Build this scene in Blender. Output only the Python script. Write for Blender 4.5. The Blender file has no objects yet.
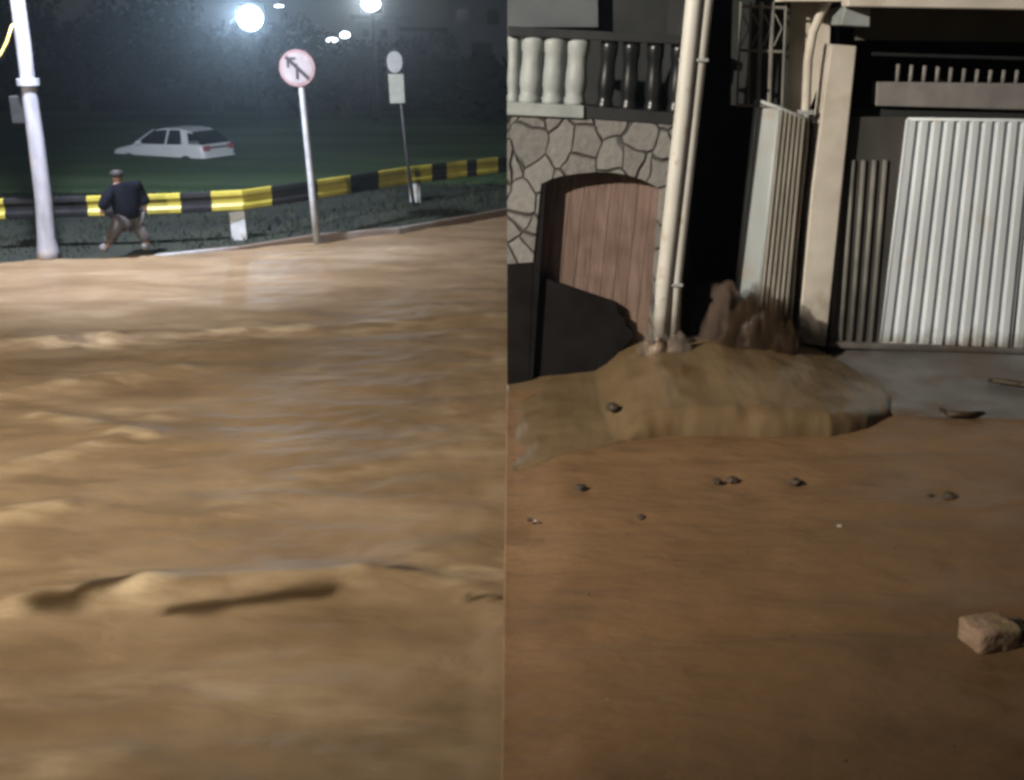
import bpy, bmesh, math, random
from mathutils import Vector, Matrix, noise
random.seed(7)
sc = bpy.context.scene
COL = sc.collection
W, H = 1024, 780
F = 1100.0; HOR = 30.0; CAMZ = 3.5
PITCH = math.atan((H/2 - HOR)/F)
CP, SP = math.cos(PITCH), math.sin(PITCH)
HAZE = .0036
ROAD = 0.06            # level of the mud road in front of the houses

# ------------------------------------------------------------------ geometry of the view (used to survey the place)
def ray(px, py):
    x = px - W/2; v = py - H/2
    return Vector((x, F*CP - v*SP, -(F*SP + v*CP)))
def onY(px, py, Y):
    r = ray(px, py); t = Y/r.y
    return Vector((r.x*t, Y, CAMZ + r.z*t))
def onZ(px, py, z=0.0):
    r = ray(px, py); t = (z - CAMZ)/r.z
    return Vector((r.x*t, r.y*t, z))
def lerp(a, b, t): return a + (b - a)*t
def interp(pts, x):
    if x <= pts[0][0]:
        (a, b), (c, d) = pts[0], pts[1]
    elif x >= pts[-1][0]:
        (a, b), (c, d) = pts[-2], pts[-1]
    else:
        for i in range(len(pts)-1):
            if pts[i][0] <= x <= pts[i+1][0]:
                (a, b), (c, d) = pts[i], pts[i+1]; break
    return b + (d-b)*(x-a)/(c-a)
def smooth(t):
    t = max(0, min(1, t)); return t*t*(3-2*t)

# ------------------------------------------------------------------ materials
def mat(name, c1, c2=None, scale=3.0, rough=0.7, bump=0.0, bscale=20.0, metal=0.0, stretch=(1,1,1), spec=0.4, detail=4.0, lo=0.35, hi=0.65, dirt=None):
    m = bpy.data.materials.new(name); m.use_nodes = True
    nt = m.node_tree; N = nt.nodes; L = nt.links
    bs = N['Principled BSDF']
    bs.inputs['Roughness'].default_value = rough
    bs.inputs['Metallic'].default_value = metal
    bs.inputs['Specular IOR Level'].default_value = spec
    tc = N.new('ShaderNodeTexCoord'); mp = N.new('ShaderNodeMapping'); mp.inputs['Scale'].default_value = stretch
    L.new(tc.outputs['Object'], mp.inputs['Vector'])
    last = None
    if c2 is None:
        bs.inputs['Base Color'].default_value = (*c1, 1)
    else:
        n = N.new('ShaderNodeTexNoise'); n.inputs['Scale'].default_value = scale; n.inputs['Detail'].default_value = detail
        L.new(mp.outputs['Vector'], n.inputs['Vector'])
        r = N.new('ShaderNodeValToRGB')
        r.color_ramp.elements[0].position = lo; r.color_ramp.elements[0].color = (*c1, 1)
        r.color_ramp.elements[1].position = hi; r.color_ramp.elements[1].color = (*c2, 1)
        L.new(n.outputs['Fac'], r.inputs['Fac']); last = r.outputs['Color']
        if dirt:      # second layer of blotchy mud splashes
            dc, dscale, dlo, dhi = dirt
            n2 = N.new('ShaderNodeTexNoise'); n2.inputs['Scale'].default_value = dscale; n2.inputs['Detail'].default_value = 6
            L.new(tc.outputs['Object'], n2.inputs['Vector'])
            mr = N.new('ShaderNodeMapRange'); mr.inputs['From Min'].default_value = dlo; mr.inputs['From Max'].default_value = dhi
            L.new(n2.outputs['Fac'], mr.inputs['Value'])
            mx = N.new('ShaderNodeMix'); mx.data_type = 'RGBA'
            L.new(mr.outputs['Result'], mx.inputs['Factor']); L.new(last, mx.inputs['A']); mx.inputs['B'].default_value = (*dc, 1)
            last = mx.outputs['Result']
        L.new(last, bs.inputs['Base Color'])
    if bump:
        b = N.new('ShaderNodeTexNoise'); b.inputs['Scale'].default_value = bscale; b.inputs['Detail'].default_value = 5
        L.new(mp.outputs['Vector'], b.inputs['Vector'])
        bn = N.new('ShaderNodeBump'); bn.inputs['Strength'].default_value = bump; bn.inputs['Distance'].default_value = 0.05
        L.new(b.outputs['Fac'], bn.inputs['Height']); L.new(bn.outputs['Normal'], bs.inputs['Normal'])
    return m
def mud_foot(m, z0, z1, col=(.13,.085,.045)):
    nt = m.node_tree; N = nt.nodes; L = nt.links; bs = N['Principled BSDF']
    src = bs.inputs['Base Color'].links[0].from_socket
    g = N.new('ShaderNodeNewGeometry'); sp = N.new('ShaderNodeSeparateXYZ'); L.new(g.outputs['Position'], sp.inputs[0])
    n = N.new('ShaderNodeTexNoise'); n.inputs['Scale'].default_value = 6; n.inputs['Detail'].default_value = 7; L.new(g.outputs['Position'], n.inputs['Vector'])
    ad = N.new('ShaderNodeMath'); ad.operation = 'MULTIPLY_ADD'; L.new(n.outputs['Fac'], ad.inputs[0]); ad.inputs[1].default_value = -(z1-z0)*1.6; L.new(sp.outputs['Z'], ad.inputs[2])
    mr = N.new('ShaderNodeMapRange'); mr.inputs['From Min'].default_value = z1-(z1-z0)*.9; mr.inputs['From Max'].default_value = z0-(z1-z0)*.9
    mr.inputs['To Max'].default_value = .8
    L.new(ad.outputs[0], mr.inputs['Value'])
    mx = N.new('ShaderNodeMix'); mx.data_type = 'RGBA'; L.new(mr.outputs['Result'], mx.inputs['Factor']); L.new(src, mx.inputs['A']); mx.inputs['B'].default_value = (*col, 1)
    L.new(mx.outputs['Result'], bs.inputs['Base Color'])
def emit(name, c, s):
    m = bpy.data.materials.new(name); m.use_nodes = True
    bs = m.node_tree.nodes['Principled BSDF']
    bs.inputs['Base Color'].default_value = (.8,.8,.8,1)
    bs.inputs['Emission Color'].default_value = (*c, 1); bs.inputs['Emission Strength'].default_value = s
    return m
def stone_mat():
    m = bpy.data.materials.new('rubble_stone'); m.use_nodes = True
    nt = m.node_tree; N = nt.nodes; L = nt.links; bs = N['Principled BSDF']
    bs.inputs['Roughness'].default_value = .75
    tc = N.new('ShaderNodeTexCoord')
    nz = N.new('ShaderNodeTexNoise'); nz.inputs['Scale'].default_value = 2.6; nz.inputs['Detail'].default_value = 2
    L.new(tc.outputs['Object'], nz.inputs['Vector'])
    mx = N.new('ShaderNodeVectorMath'); mx.operation = 'MULTIPLY_ADD'
    L.new(nz.outputs['Color'], mx.inputs[0]); mx.inputs[1].default_value = (.22,.22,.22); L.new(tc.outputs['Object'], mx.inputs[2])
    mp = N.new('ShaderNodeMapping'); mp.inputs['Scale'].default_value = (1.0, .001, .8)
    L.new(mx.outputs[0], mp.inputs['Vector'])
    v = N.new('ShaderNodeTexVoronoi'); v.feature = 'DISTANCE_TO_EDGE'; v.inputs['Scale'].default_value = 4.2
    v2 = N.new('ShaderNodeTexVoronoi'); v2.feature = 'F1'; v2.inputs['Scale'].default_value = 4.2
    L.new(mp.outputs[0], v.inputs['Vector']); L.new(mp.outputs[0], v2.inputs['Vector'])
    r = N.new('ShaderNodeValToRGB'); r.color_ramp.elements[0].position = .0; r.color_ramp.elements[1].position = .055
    r.color_ramp.elements[0].color = (0,0,0,1); r.color_ramp.elements[1].color = (1,1,1,1)
    L.new(v.outputs['Distance'], r.inputs['Fac'])
    cr = N.new('ShaderNodeValToRGB'); cr.color_ramp.elements[0].color = (.105,.1,.094,1); cr.color_ramp.elements[1].color = (.21,.203,.192,1)
    sp = N.new('ShaderNodeSeparateColor'); L.new(v2.outputs['Color'], sp.inputs[0])
    fn = N.new('ShaderNodeTexNoise'); fn.inputs['Scale'].default_value = 14; fn.inputs['Detail'].default_value = 5
    L.new(tc.outputs['Object'], fn.inputs['Vector'])
    ad = N.new('ShaderNodeMath'); ad.operation = 'MULTIPLY_ADD'; L.new(fn.outputs['Fac'], ad.inputs[0]); ad.inputs[1].default_value = .9
    sb = N.new('ShaderNodeMath'); sb.operation = 'MULTIPLY_ADD'; L.new(sp.outputs[0], sb.inputs[0]); sb.inputs[1].default_value = .55; sb.inputs[2].default_value = -.22
    L.new(sb.outputs[0], ad.inputs[2])
    L.new(ad.outputs[0], cr.inputs['Fac'])
    cm = N.new('ShaderNodeMix'); cm.data_type = 'RGBA'; cm.inputs['A'].default_value = (.05,.047,.043,1)
    L.new(r.outputs['Color'], cm.inputs['Factor']); L.new(cr.outputs['Color'], cm.inputs['B'])
    L.new(cm.outputs['Result'], bs.inputs['Base Color'])
    hm = N.new('ShaderNodeMath'); hm.operation = 'MULTIPLY_ADD'; L.new(fn.outputs['Fac'], hm.inputs[0]); hm.inputs[1].default_value = .35; L.new(r.outputs['Color'], hm.inputs[2])
    bn = N.new('ShaderNodeBump'); bn.inputs['Strength'].default_value = .8; bn.inputs['Distance'].default_value = .05
    L.new(hm.outputs[0], bn.inputs['Height']); L.new(bn.outputs['Normal'], bs.inputs['Normal'])
    return m
def water_mat(name, ca, cb, cc, rough, sx, sy, rot):
    m = bpy.data.materials.new(name); m.use_nodes = True
    nt = m.node_tree; N = nt.nodes; L = nt.links; bs = N['Principled BSDF']
    bs.inputs['Roughness'].default_value = rough; bs.inputs['Specular IOR Level'].default_value = .14
    tc = N.new('ShaderNodeTexCoord'); mp = N.new('ShaderNodeMapping')
    mp.inputs['Scale'].default_value = (sx, sy, 1); mp.inputs['Rotation'].default_value = (0,0,rot)
    L.new(tc.outputs['Object'], mp.inputs['Vector'])
    n = N.new('ShaderNodeTexNoise'); n.inputs['Scale'].default_value = 1; n.inputs['Detail'].default_value = 6; n.inputs['Distortion'].default_value = .6
    L.new(mp.outputs[0], n.inputs['Vector'])
    r = N.new('ShaderNodeValToRGB'); e = r.color_ramp.elements
    e[0].position = .34; e[0].color = (*ca, 1); e[1].position = .52; e[1].color = (*cb, 1)
    x = e.new(.7); x.color = (*cc, 1)
    L.new(n.outputs['Fac'], r.inputs['Fac'])
    at = N.new('ShaderNodeAttribute'); at.attribute_name = 'foam'
    fn = N.new('ShaderNodeTexNoise'); fn.inputs['Scale'].default_value = 4; fn.inputs['Detail'].default_value = 5
    mp2 = N.new('ShaderNodeMapping'); mp2.inputs['Scale'].default_value = (.5, 1.3, 1); L.new(tc.outputs['Object'], mp2.inputs['Vector']); L.new(mp2.outputs[0], fn.inputs['Vector'])
    fr = N.new('ShaderNodeMapRange'); fr.inputs['From Min'].default_value = .42; fr.inputs['From Max'].default_value = .62; L.new(fn.outputs['Fac'], fr.inputs['Value'])
    fm = N.new('ShaderNodeMath'); fm.operation = 'MULTIPLY'; fm.use_clamp = True; L.new(at.outputs['Fac'], fm.inputs[0]); L.new(fr.outputs['Result'], fm.inputs[1])
    mx = N.new('ShaderNodeMix'); mx.data_type = 'RGBA'; L.new(fm.outputs[0], mx.inputs['Factor']); L.new(r.outputs['Color'], mx.inputs['A']); mx.inputs['B'].default_value = (.42,.33,.21,1)
    a2 = N.new('ShaderNodeAttribute'); a2.attribute_name = 'silt_shade'  # mask for wave-trough shade painted into the water colour
    sm = N.new('ShaderNodeMath'); sm.operation = 'MULTIPLY'; sm.use_clamp = True; L.new(a2.outputs['Fac'], sm.inputs[0]); sm.inputs[1].default_value = .95
    m3 = N.new('ShaderNodeMix'); m3.data_type = 'RGBA'; L.new(sm.outputs[0], m3.inputs['Factor']); L.new(mx.outputs['Result'], m3.inputs['A']); m3.inputs['B'].default_value = (.03,.017,.006,1)
    L.new(m3.outputs['Result'], bs.inputs['Base Color'])
    n2 = N.new('ShaderNodeTexNoise'); n2.inputs['Scale'].default_value = 3.0; n2.inputs['Detail'].default_value = 3; n2.inputs['Distortion'].default_value = .8
    L.new(mp.outputs[0], n2.inputs['Vector'])
    bn = N.new('ShaderNodeBump'); bn.inputs['Strength'].default_value = .42; bn.inputs['Distance'].default_value = .05
    L.new(n2.outputs['Fac'], bn.inputs['Height']); L.new(bn.outputs['Normal'], bs.inputs['Normal'])
    return m

M = {}
M['water'] = water_mat('muddy_water', (.136,.09,.048), (.176,.119,.066), (.222,.158,.094), .45, .6, 1.5, math.radians(-8))
M['mudroad'] = mat('wet_mud', (.14,.08,.037), (.185,.107,.052), scale=.9, rough=.5, bump=.6, bscale=5, stretch=(.7,1.5,1), lo=.3, hi=.7, dirt=((.095,.055,.028), 1.3, .55, .8))
nt_ = M['mudroad'].node_tree; rn_ = nt_.nodes.new('ShaderNodeTexNoise'); rn_.inputs['Scale'].default_value = 1.1; rn_.inputs['Detail'].default_value = 5
rr_ = nt_.nodes.new('ShaderNodeMapRange'); rr_.inputs['From Min'].default_value = .4; rr_.inputs['From Max'].default_value = .65; rr_.inputs['To Min'].default_value = .42; rr_.inputs['To Max'].default_value = .7
nt_.links.new(nt_.nodes['Texture Coordinate'].outputs['Object'], rn_.inputs['Vector']); nt_.links.new(rn_.outputs['Fac'], rr_.inputs['Value']); nt_.links.new(rr_.outputs['Result'], nt_.nodes['Principled BSDF'].inputs['Roughness'])
M['mound'] = mat('silt_shade', (.115,.078,.041), (.158,.11,.06), scale=1.4, rough=.3, spec=.3, bump=.16, bscale=5, stretch=(2.2,.7,1), lo=.3, hi=.7, dirt=((.1,.06,.028), 2.2, .52, .72))
M['splash'] = mat('splash_mud', (.085,.056,.04), (.125,.086,.062), scale=4, rough=.4, bump=.3, bscale=12)
M['splash_dark'] = mat('splash_dark_mud', (.03,.018,.01), (.055,.034,.018), scale=5, rough=.5, bump=.4, bscale=10)
M['stone'] = stone_mat()
M['white_paint'] = mat('old_white_paint', (.21,.23,.228), (.28,.3,.297), scale=5, rough=.55, bump=.08, bscale=30)
M['pipe_white'] = mat('pipe_white', (.46,.445,.4), (.58,.57,.53), scale=3, rough=.45, stretch=(1,1,.4), dirt=((.34,.25,.17), 6, .6, .75))
M['beige_wall'] = mat('beige_render', (.46,.42,.36), (.58,.54,.47), scale=2.5, rough=.85, bump=.12, bscale=40, dirt=((.34,.28,.21), 2.2, .58, .8))
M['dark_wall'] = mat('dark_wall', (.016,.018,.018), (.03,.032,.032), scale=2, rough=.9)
M['void'] = mat('unlit_room', (.012,.013,.012), (.02,.02,.018), scale=2, rough=.95)  # near-black in place of shade under the canopy and in the passage
M['pale_wall'] = mat('blue_grey_wall', (.07,.08,.088), (.095,.105,.113), scale=2, rough=.85)
M['shade_black'] = mat('painted_shade_black', (.006,.005,.005), (.012,.010,.010), scale=3, rough=.9, spec=.1)  # near-black that paints in the shade around the doorway and wall foot
M['door'] = mat('brown_wood', (.12,.08,.064), (.2,.138,.113), scale=2.2, rough=.6, stretch=(7,1,.7), bump=.2, bscale=5, dirt=((.1,.06,.045), 2.4, .5, .75))
M['dark_metal'] = mat('dark_metal', (.012,.013,.014), (.022,.023,.024), scale=4, rough=.55)
M['dark_baluster'] = mat('dark_baluster', (.007,.008,.009), (.012,.013,.014), scale=4, rough=.3)
M['side_gate'] = mat('dark_grey_gate_paint', (.04,.038,.035), (.075,.07,.064), scale=3, rough=.6, stretch=(1,1,.3))
M['side_rib'] = mat('gate_rib_paint', (.13,.125,.115), (.2,.19,.17), scale=4, rough=.6)
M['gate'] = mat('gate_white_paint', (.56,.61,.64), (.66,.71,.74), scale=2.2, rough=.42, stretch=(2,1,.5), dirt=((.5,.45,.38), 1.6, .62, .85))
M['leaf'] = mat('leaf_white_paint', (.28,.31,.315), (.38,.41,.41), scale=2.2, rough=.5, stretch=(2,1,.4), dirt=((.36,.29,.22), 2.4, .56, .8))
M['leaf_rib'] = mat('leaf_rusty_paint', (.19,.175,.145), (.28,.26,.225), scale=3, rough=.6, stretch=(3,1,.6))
M['beam'] = mat('grey_beam', (.17,.16,.155), (.24,.225,.215), scale=4, rough=.8)
M['soffit'] = mat('olive_wall', (.075,.075,.062), (.11,.11,.092), scale=2, rough=.9)
M['concrete'] = mat('wet_concrete', (.085,.08,.074), (.145,.138,.13), scale=2.2, rough=.45, bump=.15, bscale=30, dirt=((.085,.062,.045), 1.5, .5, .62))
M['pole'] = mat('painted_pole', (.19,.19,.205), (.29,.29,.315), scale=3, rough=.6, stretch=(3,3,.6), bump=.1, dirt=((.33,.29,.27), 3, .55, .75))
M['galv'] = mat('galvanised', (.3,.31,.32), (.42,.43,.44), scale=6, rough=.55, metal=.3)
M['post'] = mat('post_white', (.26,.28,.285), (.36,.38,.38), scale=5, rough=.6, dirt=((.3,.24,.18), 6, .55, .75))
M['yellow'] = mat('yellow_paint', (.25,.215,.022), (.34,.295,.045), scale=3, rough=.5, dirt=((.35,.25,.05), 4, .6, .8))
M['black'] = mat('black_paint', (.008,.008,.009), (.016,.015,.015), scale=4, rough=.8, spec=.12)
M['sign_white'] = mat('sign_white', (.21,.19,.195), (.27,.245,.25), scale=9, rough=.4)
M['sign_red'] = mat('sign_red', (.2,.12,.125), (.24,.16,.16), scale=8, rough=.4)
M['sign_dark'] = mat('sign_black', (.02,.015,.02))
M['sign_grey'] = mat('sign_grey_face', (.17,.185,.18), (.22,.235,.23), scale=9, rough=.5)
M['sign_cream'] = mat('sign_pale_face', (.17,.185,.155), (.22,.235,.2), scale=9, rough=.5)
M['grass'] = mat('grass_ground', (.008,.010,.006), (.015,.019,.010), scale=.6, rough=.95, bump=.6, bscale=6)
M['blade'] = mat('grass_blades', (.010,.015,.007), (.02,.028,.013), scale=2, rough=.9)
M['flood'] = water_mat('flood_on_grass', (.03,.062,.022), (.055,.1,.036), (.09,.135,.065), .75, .12, .5, 0)
M['car'] = mat('white_car_paint', (.8,.84,.82), (.85,.88,.86), scale=2, rough=.3, spec=.6)
M['glass'] = mat('car_glass', (.01,.012,.014), rough=.08, spec=.7)
M['car_trim'] = mat('car_trim', (.02,.02,.02), (.03,.03,.03), rough=.5)
M['tail'] = mat('tail_lamp', (.45,.12,.13), rough=.2)
M['navy'] = mat('navy_cloth', (.0035,.004,.0065), (.006,.0065,.011), scale=9, rough=.95, spec=.05)
M['grey_cloth'] = mat('grey_cloth', (.05,.045,.043), (.085,.077,.074), scale=9, rough=.95, spec=.05)
M['skin'] = mat('skin', (.2,.115,.08), (.24,.14,.1), scale=9, rough=.6)
M['hair'] = mat('dark_hair', (.01,.008,.007), (.02,.016,.013), scale=30, rough=.7)
M['shoe'] = mat('pale_shoe', (.08,.076,.076), (.12,.115,.115), scale=9, rough=.7)
M['bark'] = mat('bark', (.05,.04,.03), (.09,.07,.055), scale=6, rough=.95, stretch=(3,3,.6), bump=.5)
M['crown'] = mat('dark_leaves', (.006,.009,.008), (.011,.015,.012), scale=.7, rough=.85)
M['crown2'] = mat('olive_leaves', (.007,.008,.007), (.012,.014,.011), scale=.7, rough=.85)
M['bldg'] = mat('far_plaster', (.16,.165,.175), (.22,.225,.235), scale=.4, rough=.9)
M['bldg2'] = mat('far_dark_plaster', (.25,.27,.3), (.3,.32,.35), scale=.4, rough=.9)
M['roofing'] = mat('far_roof', (.05,.048,.05), (.08,.075,.075), scale=1, rough=.9)
M['pane'] = mat('dark_pane', (.01,.012,.015), rough=.1)
M['brick'] = mat('clay_block', (.24,.155,.1), (.33,.23,.16), scale=7, rough=.85, bump=.3, bscale=30, dirt=((.2,.15,.075), 5, .45, .62))
M['brick_hole'] = mat('clay_inside', (.2,.13,.085), (.27,.18,.12), scale=7, rough=.95)
M['debris'] = mat('wet_wood', (.022,.014,.007), (.06,.038,.018), scale=4, rough=.4, stretch=(1,4,4), bump=.6, bscale=8)
M['pebble'] = mat('wet_stone', (.028,.02,.013), (.06,.042,.028), scale=9, rough=.6, bump=.3)
M['pale_pebble'] = mat('pale_stone', (.26,.21,.16), (.36,.3,.24), scale=9, rough=.7)
M['cable'] = mat('yellow_cable', (.7,.55,.12), (.8,.66,.2), scale=9, rough=.5)
for k_ in ('gate', 'side_gate'): mud_foot(M[k_], .25, .5)
for k_ in ('beige_wall', 'leaf', 'leaf_rib', 'pipe_white', 'door'): mud_foot(M[k_], .3, 1.0)
M['lens'] = emit('flood_lens', (.6,.82,1.0), 24)
M['lens2'] = emit('flood_lens_pale', (.85,.93,1.0), 18)
M['lens3'] = emit('small_lens', (.85,.95,1.0), 14)
M['led'] = emit('street_led', (.85,.92,1.0), 30)
M['sodium'] = emit('street_warm', (1,.82,.6), 30)

# ------------------------------------------------------------------ mesh builder
class MB:
    def __init__(s): s.v = []; s.f = []; s.m = []
    def face(s, idx, mi=0): s.f.append(tuple(idx)); s.m.append(mi)
    def add(s, pts): 
        b = len(s.v); s.v += [Vector(p) for p in pts]; return b
    def hexa(s, a, b, mi=0):
        """two matching loops of points joined into a closed solid"""
        n = len(a); i = s.add(a); j = s.add(b)
        s.face(range(i, i+n), mi); s.face([j+k for k in reversed(range(n))], mi)
        for k in range(n):
            k2 = (k+1) % n
            s.face((i+k2, i+k, j+k, j+k2), mi)
    def prism(s, pxs, Y, depth, mi=0):
        a = [onY(x, y, Y) for x, y in pxs]
        s.hexa(a, [p + Vector((0, depth, 0)) for p in a], mi)
    def quad3(s, a, depth, mi=0):
        s.hexa(a, [p + Vector((0, depth, 0)) for p in a], mi)
    def box(s, c, d, mi=0, rz=0, tilt=0):
        x, y, z = d[0]/2, d[1]/2, d[2]/2
        pts = []
        for sx, sy, sz in ((-1,-1,-1),(1,-1,-1),(1,1,-1),(-1,1,-1),(-1,-1,1),(1,-1,1),(1,1,1),(-1,1,1)):
            p = Vector((sx*x, sy*y, sz*z))
            if rz: p = Vector((p.x*math.cos(rz)-p.y*math.sin(rz), p.x*math.sin(rz)+p.y*math.cos(rz), p.z))
            pts.append(Vector(c)+p)
        s.hexa(pts[:4], pts[4:], mi)
    def tube(s, pts, rads, n=10, mi=0, cap=True):
        pts = [Vector(p) for p in pts]; rings = []
        if not hasattr(rads, '__len__'): rads = [rads]*len(pts)
        for i, p in enumerate(pts):
            t = (pts[min(i+1, len(pts)-1)] - pts[max(i-1, 0)]).normalized()
            u = t.cross(Vector((0,1,0))); 
            if u.length < .1: u = t.cross(Vector((1,0,0)))
            u.normalize(); w = t.cross(u)
            rings.append(s.add([p + rads[i]*(math.cos(2*math.pi*k/n)*u + math.sin(2*math.pi*k/n)*w) for k in range(n)]))
        for a, b in zip(rings, rings[1:]):
            for k in range(n): s.face((a+k, a+(k+1)%n, b+(k+1)%n, b+k), mi)
        if cap:
            s.face([rings[0]+k for k in reversed(range(n))], mi); s.face([rings[-1]+k for k in range(n)], mi)
    def build(s, name, mats, parent=None, smooth=False, bevel=0):
        me = bpy.data.meshes.new(name); me.from_pydata(s.v, [], s.f)
        if not isinstance(mats, (list, tuple)): mats = [mats]
        for m in mats: me.materials.append(M[m])
        for p, mi in zip(me.polygons, s.m): p.material_index = mi; p.use_smooth = smooth
        bm = bmesh.new(); bm.from_mesh(me); bmesh.ops.recalc_face_normals(bm, faces=bm.faces); bm.to_mesh(me); bm.free()
        o = bpy.data.objects.new(name, me); COL.objects.link(o)
        if parent:
            o.parent = parent; o.matrix_parent_inverse = PINV.get(parent.name, parent.matrix_basis.inverted())
        if bevel:
            b = o.modifiers.new('bevel', 'BEVEL'); b.width = bevel; b.segments = 2; b.limit_method = 'ANGLE'
        return o
PINV = {}
def tag(o, label, cat, group=None):
    o['label'] = label; o['category'] = cat
    if group: o['group'] = group
    return o
def struct(o, kind='structure'):
    o['kind'] = kind; return o
def thing(name, loc, label, cat, group=None):
    o = bpy.data.objects.new(name, None); COL.objects.link(o); o.location = loc; o.empty_display_size = .2
    tag(o, label, cat, group)
    PINV[o.name] = o.matrix_basis.inverted()
    return o
def copy_tree(o, parent=None):
    c = o.copy(); COL.objects.link(c)
    if parent: c.parent = parent
    for ch in list(o.children): copy_tree(ch, c)
    return c

# ================================================================== SETTING
# kerb line of the far side, surveyed on the water level
KERB_PX = [(-340,281),(-120,270),(0,264),(60,261),(120,258),(240,251),(316,242),(400,235),(450,226),(512,214.5),(620,197)]
KERB = [onZ(x, y, 0) for x, y in KERB_PX]
kx = [(p.x, p.y) for p in KERB]
SEAM = -0.055
def n2(x, y, s=1.0, k=0.0): return noise.noise(Vector((x*s, y*s, k)))
CREST = [onZ(*p) for p in ((60,338),(160,334),(300,328),(400,324),(440,319),(505,315))]
crest = [(p.x, p.y) for p in CREST]
def water_z(x, y):
    # long low swells that run across the street, plus chop
    c, s = math.cos(.14), math.sin(.14)
    u = x*c + y*s; v = -x*s + y*c
    z = .030*noise.noise(Vector((u*.35, v*.95, 1.3))) + .022*noise.noise(Vector((u*.9, v*2.3, 5.1))) + .013*noise.noise(Vector((u*2.0, v*4.0, 9.0))) + .008*noise.noise(Vector((u*5.0, v*8.0, 2.0)))
    cy = interp(crest, x)
    d = y - cy
    z += .055*math.exp(-(d/.16)**2)*(.6+.6*n2(x, 0, 1.7, 3.3)) - .025*math.exp(-((d+.35)/.25)**2)
    for (ax, ay), (bx, by), h, w in RIDGES:
        t = ((x-ax)*(bx-ax)+(y-ay)*(by-ay))/((bx-ax)**2+(by-ay)**2); tc = max(0, min(1, t))
        q = math.hypot(x-lerp(ax,bx,tc), (y-lerp(ay,by,tc)))
        z += h*math.exp(-(q/w)**2)
    return z*smooth((SEAM-x)/.25+.15) - .0
RIDGES = []
for a, b, h, w in (((150,590),(350,575),.05,.16), ((20,606),(150,585),.045,.13), ((370,575),(500,592),.04,.12), ((0,470),(120,440),.05,.14), ((0,345),(110,338),.06,.14), ((40,415),(150,436),.04,.12), ((280,485),(480,440),.025,.2), ((0,515),(60,508),.05,.12), ((0,770),(120,760),.03,.14), ((0,395),(180,370),.05,.16)):
    pa, pb = onZ(*a), onZ(*b); RIDGES.append(((pa.x,pa.y),(pb.x,pb.y),h,w))
TROUGH_SHADE = [([onZ(*p) for p in P_], w) for P_, w in (([(172,611),(215,607),(270,600),(330,593)], .085), ([(42,606),(70,603),(90,594),(128,586)], .105), ([(395,573),(412,574)], .06), ([(470,596),(500,598)], .04))]  # dark wave troughs, their shade painted into the water
mb = MB(); nx, ny = 260, 400
xs = [SEAM - 15.0*(1-(i/nx))**1.35 for i in range(nx+1)]
idx = {}
for i, x in enumerate(xs):
    y1 = interp(kx, x) + .12
    for j in range(ny+1):
        y = 2.2 + (y1-2.2)*(j/ny)**1.2
        idx[i, j] = mb.add([(x, y, water_z(x, y))])
for i in range(nx):
    for j in range(ny): mb.face((idx[i,j], idx[i+1,j], idx[i+1,j+1], idx[i,j+1]))
fw = struct(mb.build('flood_water', 'water', smooth=True))
fa = fw.data.attributes.new('foam', 'FLOAT', 'POINT'); sa = fw.data.attributes.new('silt_shade', 'FLOAT', 'POINT')
for i, v in enumerate(fw.data.vertices):
    x, y = v.co.x, v.co.y
    f = 1.0*math.exp(-((y-interp(crest, x)+.05)/.3)**2)*(.55+.9*n2(x, y, .8, 2))
    for (ax, ay), (bx, by), h, w in RIDGES:
        t = max(0, min(1, ((x-ax)*(bx-ax)+(y-ay)*(by-ay))/((bx-ax)**2+(by-ay)**2)))
        q = math.hypot(x-lerp(ax,bx,t), y-lerp(ay,by,t)+.06)
        f += (.55 if x < -2.2 else .3)*math.exp(-(q/(w*1.5))**2)
    f += max(0, n2(x, y*2, .7, 11)-.18)*1.2
    fa.data[i].value = max(0, min(1, .72*f*smooth((x+8.5)/5)))
    q = 0
    for pts, wd in TROUGH_SHADE:
        for (a, b) in zip(pts, pts[1:]):
            t = max(0, min(1, ((x-a.x)*(b.x-a.x)+(y-a.y)*(b.y-a.y))/((b.x-a.x)**2+(b.y-a.y)**2)))
            dd = math.hypot(x-lerp(a.x,b.x,t), (y-lerp(a.y,b.y,t)) + .03*n2(x, y, 6, 1))/wd/(1+.7*n2(x, y*1.5, 3.5, 4))
            q = max(q, math.exp(-dd**2.5))
    sa.data[i].value = q

# park ground: one sheet to the horizon (well below the water), a verge, a flooded meadow
mb = MB(); b = mb.add([(-900,-60,-.35),(900,-60,-.35),(900,1400,-.35),(-900,1400,-.35)]); mb.face(range(b, b+4))
struct(mb.build('ground', 'grass'))
VERGE = .13
def vz(x): return lerp(-.015, VERGE, smooth((x+6.5)/3.5))
mb = MB(); cols = 60
prev = None
for i in range(cols+1):
    x = -16 + (16+9)*i/cols
    y0 = interp(kx, x) + .13; col = []
    for j in range(14):
        y = y0 + (25.5 + .6*n2(x, 2, .5) - y0)*j/13 if y0 < 25 else y0 + .4*j/13
        z = vz(x) + .06*n2(x, y, .9) * min(1, j/2) + .12*math.sin(math.pi*j/13) - (.25 if j == 13 else 0)
        if j == 0: z = vz(x) - .01
        col.append(mb.add([(x, y, z)]))
    if prev:
        for j in range(13): mb.face((prev[j], col[j], col[j+1], prev[j+1]))
    prev = col
struct(mb.build('verge', 'grass', smooth=True))
mb = MB(); 
a = [Vector((p.x, p.y, 0)) for p in KERB]
for (p, q) in zip(a, a[1:]):
    h = Vector((0,0,vz(p.x))); h2 = Vector((0,0,vz(q.x))); w = Vector((0,.14,0)); d = Vector((0,0,-.3))
    mb.hexa([p+d, q+d, q+d+w, p+d+w], [p+h, q+h2, q+h2+w, p+h+w])
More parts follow.
